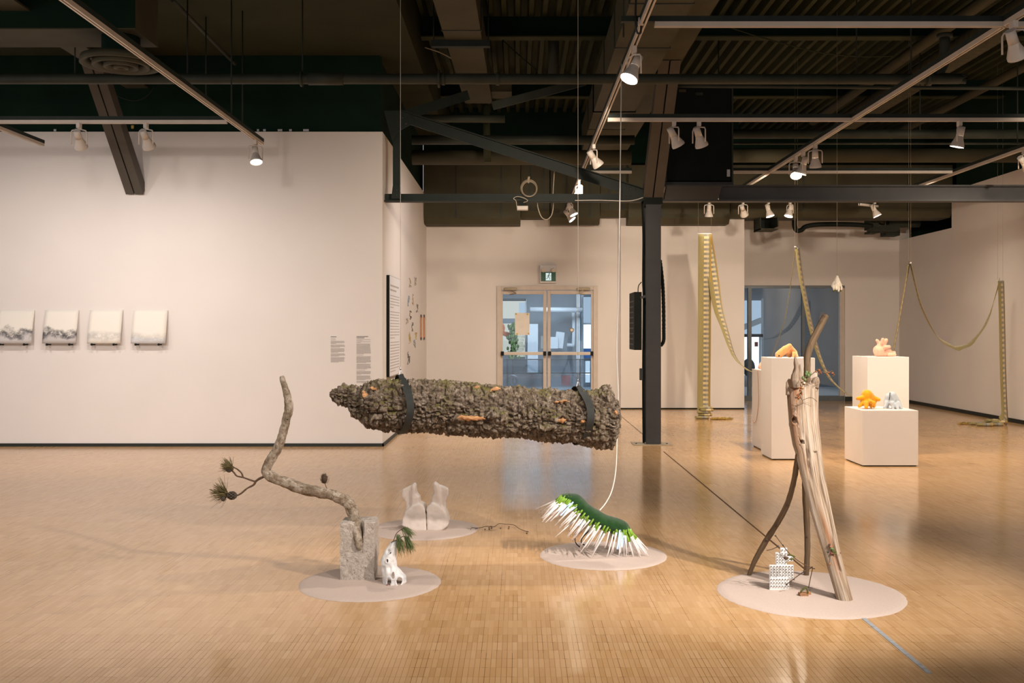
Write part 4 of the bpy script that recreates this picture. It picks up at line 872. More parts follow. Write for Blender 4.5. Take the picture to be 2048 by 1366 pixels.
blob('hand', caps([((1674, 554, 3.2), (1674, 560, 5)), ((1674, 560, 5.5), (1674, 567, 7.6)), ((1669, 565, 3.6), (1665.5, 572, 3)), ((1665.5, 572, 2.6), (1667, 580, 1.9), -.02), ((1670.5, 569, 3), (1670, 576, 2.3), -.03), ((1670, 576, 2.2), (1670.5, 579, 1.8), -.04), ((1675, 570, 3), (1675.5, 577, 2.5), -.03), ((1675.5, 577, 2.3), (1675, 582, 1.9), -.04), ((1680, 568, 3.2), (1682, 575, 2.5)), ((1682, 575, 2.3), (1681.5, 580, 1.7), -.02)], 12.0), .0045, 'glove', hg, 1)
for x, y in ((1667, 582), (1670.5, 580.5), (1675, 584), (1681.5, 581.5)): MB().ell(P(x, y, 11.97), (.011, .011, .012), 8, 5).build('fingertip', 'moss', hg)
MB().cyl(P(1674, 552, 12.0), Vector((P(1674, 0, 12.0).x, 12.0, 5.215)), .0022, n=4).build('thread', 'wire', hg)

# ================================================================== woven band
def ribbon(name, pts, wd, width, parent, v0=0, n=8, th=.004):
    q = smoothpts(pts, n); ws = []
    wl = [Vector(w).normalized() for w in wd]
    for a, b in zip(wl, wl[1:]): ws += [a.lerp(b, k/n).normalized() for k in range(n)]
    ws.append(wl[-1]); m = MB(); m.uv = []; L = v0
    for i, p in enumerate(q):
        if i: L += (p-q[i-1]).length
        t = (q[min(i+1, len(q)-1)]-q[max(i-1, 0)]).normalized(); w = (ws[i]-t*ws[i].dot(t)).normalized(); nn = t.cross(w)*th/2
        for s, o in ((-.5, -1), (.5, -1), (.5, 1), (-.5, 1)): m.v.append(p+w*width*s+nn*o); m.uv.append((s+.5, L))
    for i in range(len(q)-1):
        for k in range(4): m.f.append((i*4+k, i*4+(k+1) % 4, (i+1)*4+(k+1) % 4, (i+1)*4+k))
    e = (len(q)-1)*4; m.f += [(0, 3, 2, 1), (e, e+1, e+2, e+3)]
    m.sm = set(range(len(m.f)-2)); return m.build(name, 'weave', parent)
bd = thing('woven_band', 'long olive woven band looped over hanging rods from floor pile to floor pile', 'textile', P(1409, 836, 15.6))
X = (1, 0, 0)
ribbon('band_length', [P(1409.5, 468, 15.58), P(1409, 560, 15.58), P(1408.5, 700, 15.57), P(1407.5, 790, 15.56), P(1408, 826, 15.5)], [X]*5, .205, bd)
ribbon('band_length', [P(1410.5, 468, 15.64), P(1424, 540, 15.62), P(1435, 612, 15.55), P(1448, 655, 15.45), P(1463, 701, 15.25), P(1476, 723, 15.05), P(1494, 738, 14.8), P(1504.5, 742.5, 14.7), P(1522, 744, 14.6)], [X, (1, .3, 0), (1, .6, 0), (.8, .9, 0), (.5, 1, 0), (.3, 1, 0), (.2, 1, 0), (.15, 1, 0), (.15, 1, 0)], .2, bd)
ribbon('band_length', [P(1530, 742, 14.5), P(1540, 722, 14.4), P(1554.5, 683, 14.3), P(1570, 637, 14.2), P(1582, 563, 14.1), P(1591, 495, 14.0)], [(.3, 1, 0)]*6, .19, bd)
ribbon('band_length', [P(1594, 495, 14.0), P(1603.7, 563, 13.95), P(1613, 612, 13.9), P(1622, 655, 13.8), P(1637.5, 710, 13.6), P(1656, 750.5, 13.5), P(1677.5, 775, 13.4), P(1700, 790.5, 13.3), P(1722, 798, 13.2)], [(.68, 1, 0)]*4+[(.6, 1, 0), (.5, 1, 0), (.4, 1, 0), (.3, 1, 0), (.2, 1, 0)], .19, bd)
ribbon('band_length', [P(1775, 745, 13.0), P(1787, 698, 13.0), P(1798.6, 638, 12.95), P(1810, 574, 12.9), P(1818, 527, 12.8)], [(.5, 1, 0)]*5, .19, bd)
ribbon('band_length', [P(1821, 527, 12.8), P(1831, 571, 12.9), P(1842.5, 612, 13.0), P(1863, 656, 13.2), P(1880.6, 679, 13.4), P(1904, 692, 13.65), P(1915.7, 694, 13.75), P(1939, 686, 14.0), P(1962.5, 661.5, 14.2), P(1977, 635, 14.3), P(1989, 597, 14.4), P(1999, 562, 14.5)], [(.3, 1, 0), (.33, 1, 0), (.33, 1, 0), (.3, 1, .1), (.3, 1, .2), (.35, 1, .2), (.4, 1, .15), (.4, 1, .1), (.35, 1, 0), (.35, 1, 0), (.5, 1, 0), (.6, 1, 0)], .19, bd)
ribbon('band_length', [P(2002, 562, 14.5), P(2004, 640, 14.5), P(2006, 740, 14.5), P(2008.5, 810, 14.5), P(2009, 836, 14.45), P(2003, 847, 14.35)], [(.75, .65, 0)]*6, .2, bd)
for c, w in ((P(1409.5, 467.5, 15.61), Vector(X)*.11), (P(1592.5, 494.5, 14.0), Vector((.5, 1, 0)).normalized()*.1), (P(1819.5, 526.5, 12.8), Vector((.25, 1, 0))*.1), (P(2000.5, 561.5, 14.5), Vector((.72, .7, 0))*.11)):
    MB().cyl(c-w, c+w, .009, n=8).build('rod', 'panel_white', bd)
    for s in (-.92, .92):
        e = c+w*s; MB().cyl(e, Vector((e.x, e.y, 5.215)), .0016, n=4).build('thread', 'wire', bd)
def fold(x, y, d, w, z, ang, r=.022):
    c = P(x, 0, d); c.z = z; a = Vector((math.cos(ang), math.sin(ang), 0)); b = Vector((-a.y, a.x, 0)); m = MB(); m.uv = []; ring = []
    for k in range(14):
        t = 2*math.pi*k/14; ring.append(b*(.055*math.cos(t))+Vector((0, 0, r*math.sin(t))))
    for i in range(7):
        for q in ring: m.v.append(c+a*(w*(i/6-.5))+q*(1+.12*math.sin(i*2.1+x))); m.uv.append((i/6, k*.01+z))
    for i in range(6):
        for k in range(14): m.f.append((i*14+k, i*14+(k+1) % 14, (i+1)*14+(k+1) % 14, (i+1)*14+k))
    m.f += [tuple(range(14)), tuple(range(97, 83, -1))]; m.sm = set(range(84)); m.build('fold', 'weave', bd)
for q in ((1404, 0, 15.45, .20, .022, .1), (1410, 0, 15.5, .21, .062, -.12), (1407, 0, 15.5, .19, .10, .08), (1413, 0, 15.5, .2, .135, -.06), (1410, 0, 15.52, .2, .165, .05)): fold(*q)
for q in ((1952, 0, 14.5, .20, .022, .1), (1968, 0, 14.3, .21, .022, -.2), (1975, 0, 14.55, .2, .024, .25), (1990, 0, 14.35, .22, .022, -.15), (1985, 0, 14.5, .2, .062, .15), (1998, 0, 14.4, .2, .055, -.1)): fold(*q)
fg = MB()
for k in range(70):
    x = 1420+random.uniform(0, 30); p = [P(x+i*random.uniform(3, 6), 0, 15.4+random.uniform(-.12, .12)) for i in range(4)]
    for q in p: q.z = random.uniform(.004, .02)
    fg.tube(smoothpts(p, 2), .004, 4)
for k in range(40):
    x = 1935+random.uniform(-20, 20); p = [P(x+i*random.uniform(3, 6), 0, 14.6+random.uniform(-.15, .15)) for i in range(4)]
    for q in p: q.z = random.uniform(.004, .02)
    fg.tube(smoothpts(p, 2), .004, 4)
tag(fg.build('fringe', 'fringe', bd), kind='stuff')

# ================================================================== sand discs
def disc(label, cx, cy, rx, seed):
    m = MB(); n_ = 96; rings = [(0, .008), (.5, .008), (.9, .007), (.975, .005), (1.0, .0004)]; vs = []
    for q, z in rings:
        for k in range(n_):
            t = 2*math.pi*k/n_; e = 1+.02*noise.noise(Vector((math.cos(t)*2, math.sin(t)*2, seed)))+.012*noise.noise(Vector((math.cos(t)*14, math.sin(t)*14, seed)))*(q > .8)
            vs.append((cx+rx*q*e*math.cos(t), cy+rx*q*e*math.sin(t), z+.0012*noise.noise(Vector((q*9*math.cos(t), q*9*math.sin(t), seed)))*(q < .99)))
    m.add(vs, [(j*n_+k, j*n_+(k+1) % n_, (j+1)*n_+(k+1) % n_, (j+1)*n_+k) for j in range(len(rings)-1) for k in range(n_)], True)
    return tag(m.build('sand_disc', 'sand'), label, 'sand disc', 'round beds of sand')
disc('round bed of pale sand under the concrete block', tx(740, 5.42), 5.43, .385, 1)
disc('round bed of pale sand under the two bone-shaped ceramics', tx(848, 6.9), 6.9, .378, 2)
disc('round bed of pale sand under the spiky green sculpture', tx(1206, 6.1), 6.1, .388, 3)
disc('largest round bed of sand, under the driftwood tripod', tx(1622, 5.2), 5.22, .478, 4)

# ================================================================== suspended log
TOP = [(659, 788), (662, 782), (672, 776), (687, 769), (705, 771), (723, 773), (729, 764), (748, 760), (766, 759), (778, 757), (827, 760), (884, 760), (937, 767), (984, 770), (1046, 775), (1109, 779), (1155, 780), (1188, 780), (1200, 774), (1215, 770), (1224, 786), (1236, 804), (1240, 830)]
BOT = [(659, 790), (666, 803), (680, 812), (696, 815), (702, 830), (713, 840), (726, 848), (735, 856), (754, 860), (772, 864), (827, 865), (905, 868), (952, 873), (1015, 875), (1046, 876), (1077, 882), (1140, 886), (1190, 895), (1206, 899), (1224, 898), (1233, 876), (1240, 842)]
DLOG = 6.0; kl = DLOG/F
BURLS = [(995, 829, 19, 17, .030), (800, 772, 14, 11, .022), (754, 800, 24, 18, .028), (1214, 784, 14, 12, .02), (752, 838, 16, 10, .015), (905, 812, 30, 9, .014), (1085, 850, 40, 8, .014)]
def logshape():
    m = MB(); NX, NA = 430, 190
    for i in range(NX+1):
        s = i/NX; x = lerp(659.5, 1239.5, s); t = interp(TOP, x); b = interp(BOT, x); r = max((b-t)/2, .5)*kl; zc = CZ-((t+b)/2-CY)*kl
        rd = min(r*1.05, .175) if x > 730 else r*.85
        X_ = (x-CX)*kl
        for k in range(NA):
            a = 2*math.pi*k/NA; ca, sa = math.cos(a), math.sin(a)
            p = Vector((X_, DLOG+rd*ca, zc+r*sa)); nrm = Vector((0, ca, sa))
            q = Vector((p.x*9, p.y*24, p.z*24))+Vector((noise.noise(p*18), noise.noise(p*18+Vector((5, 0, 0))), noise.noise(p*18+Vector((0, 7, 0)))))*1.0
            dist, _ = noise.voronoi(q); plate = min((dist[1]-dist[0])*4.2, 1)
            q2 = Vector((p.x*30, p.y*62, p.z*62)); d2, _ = noise.voronoi(q2+Vector((noise.noise(p*50), 0, noise.noise(p*50+Vector((3, 3, 3)))))*.8); pl2 = min((d2[1]-d2[0])*2.6, 1)
            ridge = 1-abs(noise.noise(Vector((p.x*3.2, p.y*13, p.z*13))))*2.2
            lump = noise.noise(p*7)
            h = .026*(plate-.85)+.009*(pl2-.6)+.008*noise.fractal(p*55, 1, 2, 2)+.014*lump-.018*max(ridge-.72, 0)*3
            if ca < .3:
                yp = CY+(CZ-p.z)/kl
                for bx_, by_, bw_, bh_, ba_ in BURLS:
                    e = ((x-bx_)/bw_)**2+((yp-by_)/bh_)**2
                    if e < 5: h += ba_*math.exp(-e*1.4)-.012*math.exp(-(e-1.9)**2*2.5)
            f = min(1, r/.06)
            m.v.append(p+nrm*h*f+Vector((h*.4*math.sin(i*.9), 0, 0))*(1 if x < 1200 else 2))
    for i in range(NX):
        for k in range(NA): m.f.append((i*NA+k, i*NA+(k+1) % NA, (i+1)*NA+(k+1) % NA, (i+1)*NA+k))
    m.f += [tuple(range(NA-1, -1, -1)), tuple(NX*NA+k for k in range(NA))]; m.sm = set(range(len(m.f)-2)); return m
lg = thing('suspended_log', 'rough bark-covered log hanging horizontally in two black slings', 'log', ((950-CX)*kl, DLOG, .66))
logm = logshape().build('trunk', 'bark', lg, recalc=False)
# pale torn patches, moss and burl stand proud of the bark
def patch(x, y, w, h, mat, name, ang=0, pro=.012):
    t = interp(TOP, x); b = interp(BOT, x); r = (b-t)/2; q = max(-1, min(1, (y-(t+b)/2)/r)); rd = min(r*kl*1.05, .175)
    c = P(x, y, DLOG); c.y = DLOG-rd*math.sqrt(max(0, 1-q*q))-.002
    m = MB(); R = Matrix.Rotation(ang, 3, 'Y') @ Matrix.Rotation(math.asin(q)*.8, 3, 'X'); m.ell(c, (w*kl/2, pro, h*kl/2), 30, 16, R)
    for v in m.v: v += Vector((noise.noise(v*60), noise.noise(v*60+Vector((9, 0, 0)))*.8, noise.noise(v*60+Vector((0, 9, 0)))))*.011
    m.build(name, mat, lg)
for x, y, w, h, a in ((944, 831, 56, 9, .03), (985, 778, 36, 7, -.2), (953, 775, 16, 5, -.2), (1121, 800, 32, 3.5, -.05), (1122, 836, 15, 9, 0), (736, 787, 20, 9, .9), (752, 775, 16, 6, .3), (1163, 838, 8, 6, 0), (1226, 821, 9, 6, 0)): patch(x, y, w, h, 'torn_wood', 'torn_patch', a)
def sling(label, pts, top, pull):
    t = thing('log_sling', label, 'sling', P(pts[0][0], 870, DLOG), 'slings of the hanging log')
    pp = [P(x, y, DLOG)+Vector((0, o, 0)) for x, y, o in pts]; q = smoothpts(pp+[pp[0]], 6); m = MB(); n_ = len(q)
    for i, p in enumerate(q):
        a = q[(i+1) % n_] if i < n_-1 else q[1]; b = q[i-1] if i else q[-2]; tg = (a-b).normalized()
        w = Vector((1, 0, .12)); w = (w-tg*w.dot(tg)).normalized(); nn = tg.cross(w)*.0018; wd = .0215 if i > 3 and i < n_-4 else .016
        for s, o in ((-1, -1), (1, -1), (1, 1), (-1, 1)): m.v.append(p+w*wd*s+nn*o)
    for i in range(n_-1):
        for k in range(4): m.f.append((i*4+k, i*4+(k+1) % 4, (i+1)*4+(k+1) % 4, (i+1)*4+k))
    m.build('webbing', 'strap', t)
    hx, hy = pts[0][0], pts[0][1]; tp_ = P(hx, hy-14, DLOG)
    MB().tube([P(hx-3, hy+1, DLOG-.02), P(hx-.5, hy-9, DLOG), tp_, P(hx+.5, hy-9, DLOG), P(hx+3.5, hy+2, DLOG+.02)], .003, 6).build('wire_loop', 'panel_white', t)
    MB().cyl(P(hx, hy-9, DLOG), P(hx, hy-14, DLOG), .005, n=8).build('crimp', 'chrome', t)
    MB().cyl(tp_, Vector((tp_.x, DLOG, top)), .0016, n=6).build('cable', 'cable', t)
sling('black webbing sling and cable at the left, thicker end of the log', [(801, 749, 0), (812, 764, -.105), (822, 780, -.165), (827.5, 802, -.196), (827.5, 822, -.198), (821, 843, -.165), (811, 860, -.095), (803, 867.5, 0), (798, 860, .10), (794, 836, .18), (792, 808, .196), (791, 785, .165), (792, 764, .10), (797, 752, .04)], 4.65 if False else 5.22, 0)
sling('black webbing sling and cable at the right, blunt end of the log', [(1156, 772, 0), (1166, 786, -.11), (1174, 803, -.17), (1177, 820, -.196), (1176, 838, -.198), (1173, 856, -.165), (1166, 878, -.09), (1156, 889, 0), (1150, 880, .10), (1147, 855, .18), (1146, 830, .196), (1146, 806, .165), (1148, 788, .10), (1153, 775, .04)], 5.22, 0)

# ================================================================== branch in the concrete block
def limb(name, pts, d, mat, parent, n=6, sides=14, bump=.10, dd=None, seed=0, uvs=1):
    """tapered wooden limb through (x,y,radius_px[,depth offset])"""
    k = d/F; q = smoothpts([P(p[0], p[1], d+(p[3] if len(p) > 3 else 0)) for p in pts], n); rr = smoothvals([p[2]*k for p in pts], n)
    m = MB(); m.tube(q, rr, sides); m.uv = []; L = 0
    for i in range(len(q)):
        if i: L += (q[i]-q[i-1]).length
        for j in range(sides):
            v = m.v[i*sides+j]; e = v-q[i]
            m.v[i*sides+j] = q[i]+e*(1+bump*noise.noise(Vector((j*.9 if j < sides/2 else (sides-j)*.9, L*14, seed)))+bump*.8*noise.noise(v*45))
            m.uv.append((abs(j/sides-.5)*2, L*uvs))
    return m.build(name, mat, parent)
DB = 5.53
blk = thing('concrete_block', 'rough grey concrete block standing on end with a notched top', 'concrete block', P(712, 1164, 5.45))
x0, x1 = tx(679, 5.45), tx(748, 5.45); zt = P(0, 1045, 5.45).z
m = MB(); n1, n2, n3 = 22, 40, 10
bm = bmesh.new(); bmesh.ops.create_cube(bm, size=1); bmesh.ops.subdivide_edges(bm, edges=bm.edges[:], cuts=27, use_grid_fill=True)
cx_, cy_ = (x0+x1)/2, 5.545
for v in bm.verts:
    p = Vector((cx_+v.co.x*(x1-x0), cy_+v.co.y*.17, (v.co.z+.5)*zt)); e = Vector((v.co.x, v.co.y, 0)); edge = sum(abs(abs(c)-.5) < .02 for c in v.co)
    p += e*.010*noise.fractal(p*26, 1, 2, 3)
    if v.co.z > .3: p.z -= .012*max(0, noise.fractal(p*20, 1, 2, 3)+.3)*(v.co.z-.3)*5
    # scooped notch at the front of the top where the branch is wedged
    dx = (p.x-(cx_+.008))/.029; dz = (p.z-zt)/.15; dy = (p.y-5.46)/.07
    q = dx*dx+dz*dz+dy*dy*.9
    if q < 1: p.y = max(p.y, 5.46+.07*math.sqrt(max(0, 1-dx*dx-dz*dz))*.75)
    v.co = p-WO[blk]
me = bpy.data.meshes.new('block'); bm.to_mesh(me); bm.free()
for p in me.polygons: p.use_smooth = False
link('block', me, 'concrete', blk, WO[blk])
br = thing('driftwood_branch', 'bent grey driftwood branch wedged in the concrete block, with pine twigs', 'branch', P(716, 1092, DB))
limb('branch', [(719, 1100, 3.5, -.075), (717, 1082, 8, -.07), (713, 1060, 10.5, -.045), (709, 1036, 11, 0), (700, 1010, 12.5), (680, 996, 11), (649, 986, 10.5), (612, 979, 11), (574, 966, 10.5), (545, 955, 10), (533, 944, 10), (538, 926, 9.5), (554, 899, 9), (565, 869, 8.2), (573, 838, 8.3), (578, 815, 8.6), (573, 785, 6.6), (565, 758, 5), (563, 752, 3.2)], DB, 'branch_wood', br, 10, 20, .22, seed=3)
MB().ell(P(574, 839, DB-.021), (.006, .004, .006), 8, 5).build('knot', 'black', br)
tw = MB()
for pts, r in (([(529, 953), (518, 958), (511, 963)], .0075), ([(511, 963), (498, 959), (487, 955), (474, 952), (468, 945), (463, 940)], .0055), ([(486, 954), (483, 946), (474, 938), (465, 934), (456, 930)], .005), ([(511, 963), (507, 970), (494, 977), (477, 990), (458, 992)], .006)):
    o = limb('pine_twig', [(x, y, r*F/DB*(1 if i == 0 else .8)) for i, (x, y) in enumerate(pts)], DB, 'twig', br, 4, 8, .35, seed=len(pts))
def needles(name, parent, c, dirv, n_, ln, spread, mat, r=.0009, curve=0, d=DB):
    m = MB(); dv = Vector(dirv).normalized()
    for k in range(n_):
        v = (dv+Vector((random.gauss(0, spread), random.gauss(0, spread), random.gauss(0, spread)))).normalized(); s = Vector(c)+Vector((random.uniform(-.5, .5), random.uniform(-.5, .5), random.uniform(-.5, .5)))*.02
        l = ln*random.uniform(.6, 1.05); mid = s+v*l*.5+Vector((0, 0, curve*.25*l)); m.tube([s, mid, s+v*l+Vector((0, 0, curve*l))], [r, r, r*.4], 3)
    return tag(m.build(name, mat, parent), kind='stuff')
needles('pine_needles', br, P(464, 936, DB), (-1, .1, .45), 130, .07, .4, 'needle_dry', .0016)
needles('pine_needles', br, P(456, 990, DB), (-1, 0, .25), 140, .10, .30, 'needle_dry', .0017)
needles('pine_needles', br, P(452, 988, DB), (-.5, 0, .9), 22, .11, .3, 'needle_dry', .0013)
needles('pine_needles', br, P(458, 990, DB), (-.7, 0, -.55), 10, .12, .3, 'needle_dry', .0009)
def cone(parent, x, y, r, d, squash=1.2):
    m = MB(); c = P(x, y, d); 
    for j in range(7):
        for k in range(8):
            th = 2*math.pi*(k+.5*(j % 2))/8; ph = math.pi*(j+.5)/7; u = Vector((math.cos(ph)*squash, math.sin(ph)*math.cos(th), math.sin(ph)*math.sin(th)))
            R = u.to_track_quat('Z', 'X').to_matrix(); m.ell(c+u*r*.8, (r*.22, r*.34, r*.16), 6, 4, R)
    m.ell(c, (r*.6*squash, r*.55, r*.55), 10, 8); m.build('pine_cone', 'cone', parent)
cone(br, 464, 991, .026, DB-.01); cone(br, 447, 997, .017, DB-.01, .8); cone(br, 458, 940, .015, DB)
tz = thing('teasel_head', 'brown spiky teasel seed head standing on the driftwood branch', 'teasel', P(656, 980, DB))
MB().tube(smoothpts([P(656, 981, DB), P(652, 973, DB), P(649.5, 966, DB)], 4), .0018, 6).build('stem', 'teasel', tz)
MB().ell(P(648.3, 957.5, DB), (.017, .017, .026), 16, 12).build('seed_head', 'teasel', tz)
m = MB()
for k in range(170):
    u = Vector((random.gauss(0, 1), random.gauss(0, 1), random.gauss(0, 1))).normalized(); c = P(648.3, 957.5, DB)+Vector((u.x*.017, u.y*.017, u.z*.026)); m.tube([c, c+u*.006+Vector((0, 0, .003))], [.0007, .0003], 3)
tag(m.build('bristles', 'teasel', tz), kind='stuff')
for k in range(6):
    a = 2*math.pi*k/6; c = P(649.3, 966, DB); MB().tube(smoothpts([c, c+Vector((.018*math.cos(a), .018*math.sin(a), .004)), c+Vector((.026*math.cos(a), .026*math.sin(a), .03))], 4), .0009, 4).build('bract', 'teasel', tz)

# white perforated sculpture with pine sprig
DV = 5.37
vs_ = thing('perforated_sculpture', 'white plaster bone-like sculpture pierced with oval holes', 'sculpture', P(787, 1174, DV))
VL = [(1084, 781), (1088, 779.5), (1100, 770), (1110, 765), (1122, 759.5), (1140, 761), (1156, 763), (1169, 764), (1174, 769)]
VR = [(1084, 792), (1088, 794), (1100, 792), (1110, 791), (1122, 791), (1135, 793), (1145, 802), (1155, 810), (1166, 812), (1174, 806)]
holes = [(787, 1149, 2.4, 6.5), (799.5, 1161, 4.8, 8), (779, 1163, 3.4, 8.5), (775, 1121, 2.0, 3.2)]
dimples = [(785, 1126, 3.2, 5), (768, 1142, 3, 10), (790, 1112, 4, 5), (776, 1104, 4, 5), (794, 1144, 3, 6), (768, 1162, 3, 7), (780, 1138, 3, 6)]
m = MB(); NH, NA = 90, 96; kv = DV/F; ok = []
for j in range(NH+1):
    y = lerp(1084.5, 1174, j/NH); l = interp(VL, y); r = interp(VR, y); cx_ = (l+r)/2; w = (r-l)/2; dr_ = min(w*1.0, 21)*kv
    for k in range(NA):
        a = 2*math.pi*k/NA; p = P(cx_-w*math.sin(a-math.pi/2), y, DV)  # a=0 -> front quarter
        p = Vector(((cx_+w*math.cos(a)-CX)*kv, DV+.035+dr_*math.sin(a), CZ-(y-CY)*kv)); 
        if math.sin(a) < 0:
            xx = cx_+w*math.cos(a)
            for hx, hy, hw, hh in dimples: p.y += .012*math.exp(-(((xx-hx)/hw)**2+((y-hy)/hh)**2)*1.3)
            for hx, hy, hw, hh in holes: p.y -= .006*math.exp(-(((xx-hx)/hw/1.5)**2+((y-hy)/hh/1.3)**2-1)**2*3)
        m.v.append(p+Vector((noise.noise(p*40), noise.noise(p*40+Vector((4, 0, 0))), 0))*.0035)
for j in range(NH):
    for k in range(NA):
        y = lerp(1084.5, 1174, (j+.5)/NH); l = interp(VL, y); r = interp(VR, y); a = 2*math.pi*(k+.5)/NA; x = (l+r)/2+(r-l)/2*math.cos(a)
        sc_ = 1 if math.sin(a) < .2 else 2.2
        if any(((x-hx)/hw/sc_)**2+((y-hy)/hh/sc_)**2 < 1 for hx, hy, hw, hh in holes): continue
        m.f.append((j*NA+k, (j+1)*NA+k, (j+1)*NA+(k+1) % NA, j*NA+(k+1) % NA))
m.sm = set(range(len(m.f)))
so = m.build('shell', 'plaster', vs_); q = so.modifiers.new('t', 'SOLIDIFY'); q.thickness = .008; q.offset = -1; q = so.modifiers.new('s', 'SMOOTH'); q.iterations = 4; q.factor = .5
MB().ell(P(774, 1171, DV-.018), (.005, .004, .007), 8, 5).build('red_mark', 'stain_red', vs_); MB().ell(P(781, 1106, DV-.008), (.006, .004, .003), 8, 5, Matrix.Rotation(-.8, 3, 'Y')).build('slit', 'black', vs_)
sg = thing('pine_sprig', 'green pine sprig stuck in the white perforated sculpture', 'pine sprig', P(783, 1096, DV+.02))
for pts in ([(782.5, 1096), (788, 1079), (793, 1067), (801, 1060), (809, 1056)], [(784, 1087), (784.5, 1083), (797, 1079), (805, 1073), (812, 1074)], [(797, 1079), (803, 1079), (806, 1083)]):
    MB().tube(smoothpts([P(x, y, DV+.02) for x, y in pts], 5), .0022, 6).build('stem', 'twig', sg)
for c, dv, n_, ln in (((811, 1057), (.62, 0, -.55), 90, .062), ((806, 1057), (.5, 0, -.75), 40, .06), ((796, 1072), (.1, 0, -1), 90, .10), ((799, 1080), (.35, 0, -1), 50, .07), ((812, 1075), (.45, 0, -.9), 120, .085), ((816, 1078), (.2, 0, -1), 50, .07)):
    needles('pine_needles', sg, P(*c, DV+.02), dv, int(n_*.75), ln, .22, 'needle_green', .0009, -.12)

# bone-shaped ceramics
DBN = 6.88
def bonepx(lst): return [(tx(760+x/6.4, DBN), P(0, 940+y/6.4, DBN).z) for x, y in lst]
def bone(label, low, up, ridge):
    m = MB(); m.prism(bonepx(low), DBN-.06, DBN+.10); m.prism(bonepx(up), DBN-.0, DBN+.055); m.prism(bonepx(ridge), DBN-.045, DBN+.06)
    o = blob('bone_ceramic', m, .0065, 'clay', None, 7, disp=.003, dscale=30); return tag(o, label, 'ceramic', 'paired bone ceramics')
low = [(603, 770), (470, 770), (400, 752), (290, 690), (297, 610), (330, 520), (400, 455), (520, 415), (575, 450), (598, 560)]
bone('left one of two white bone-shaped ceramics standing face to face', low, [(330, 560), (335, 420), (278, 340), (280, 258), (415, 190), (440, 560)], [(410, 600), (415, 250), (412, 185), (440, 170), (462, 200), (466, 290), (510, 335), (517, 420), (530, 600)])
bone('right one of two white bone-shaped ceramics standing face to face', [(612, 770), (780, 766), (860, 715), (892, 655), (850, 520), (760, 440), (665, 400), (625, 440), (603, 480)], [(850, 560), (838, 400), (880, 315), (872, 240), (770, 198), (740, 560)], [(640, 600), (665, 410), (668, 320), (692, 290), (680, 180), (700, 153), (745, 185), (770, 300), (790, 600)])
v = MB(); pts = []
for x, y in ((941, 1062), (944, 1058), (958, 1061), (972, 1057), (988, 1057), (998, 1051), (1010, 1053), (1028, 1055), (1038, 1061), (1054, 1065), (1057, 1068)):
    p = P(x, y, fd(y)); p.z = .006+random.uniform(0, .012); pts.append(p)
fv = thing('dry_vine', 'thin dry vine lying from the sand disc across the floor', 'vine', pts[0]-Vector((0, 0, .006)))
MB().tube(smoothpts(pts, 5), .0022, 5).build('stem', 'twig', fv)
for k in range(16):
    p = random.choice(pts)+Vector((random.uniform(-.05, .05), random.uniform(-.06, .06), 0)); p.z = .005; MB().ell(p, (.006, .005, .004), 6, 4).build('dry_bud', 'twig', fv)

# ================================================================== spiky green sculpture
DG = 6.12; kg = DG/F
gs = thing('spiky_sculpture', 'dark green caterpillar-like sculpture bristling with white spikes and lit tubes', 'sculpture', P(1200, 1108, DG))
SPN = [(1120, 993, 2.5), (1128, 994, 7), (1140, 996, 10), (1153, 1002, 13), (1170, 1019, 13), (1190, 1033, 14), (1210, 1044, 14), (1232, 1050, 14), (1246, 1054, 12), (1255, 1060, 8), (1260, 1064, 3)]
q = smoothpts([P(x, y, DG) for x, y, r in SPN], 6); rr = smoothvals([r*kg for _, _, r in SPN], 6); m = MB()
for i, p in enumerate(q):
    t = (q[min(i+1, len(q)-1)]-q[max(i-1, 0)]).normalized(); up = Vector((0, 1, 0)).cross(t)*-1; up = up if up.z > 0 else -up
    for k in range(24):
        a = 2*math.pi*k/24; m.v.append(p+up*rr[i]*math.sin(a)*(1 if math.sin(a) > 0 else 1.25)+Vector((0, 1, 0))*rr[i]*1.9*math.cos(a)+Vector((noise.noise(p*30+up*a), 0, noise.noise(p*33)))*.002)
for i in range(len(q)-1):
    for k in range(24): m.f.append((i*24+k, i*24+(k+1) % 24, (i+1)*24+(k+1) % 24, (i+1)*24+k))
m.f += [tuple(range(24)), tuple((len(q)-1)*24+k for k in range(24))]; m.sm = set(range(len(m.f)-2)); m.build('body', 'flock', gs)
DIRT = [(0, (-.62, -.78)), (.12, (-.80, -.58)), (.35, (-.76, -.66)), (.52, (-.62, -.80)), (.64, (-.40, -.92)), (.72, (-.12, -1)), (.80, (.02, -1)), (.88, (.30, -.95)), (.95, (.55, -.84)), (1, (.78, -.62))]
def sdir(u): return Vector((interp([(a, b[0]) for a, b in DIRT], u), interp([(a, b[1]) for a, b in DIRT], u)))
ROWS = ((-.45, .85, 22), (-.65, .45, 22), (-.8, .05, 21), (-.8, -.45, 20), (-.4, -.9, 14), (.6, -.7, 12), (.9, 0, 10))
cnt = 0
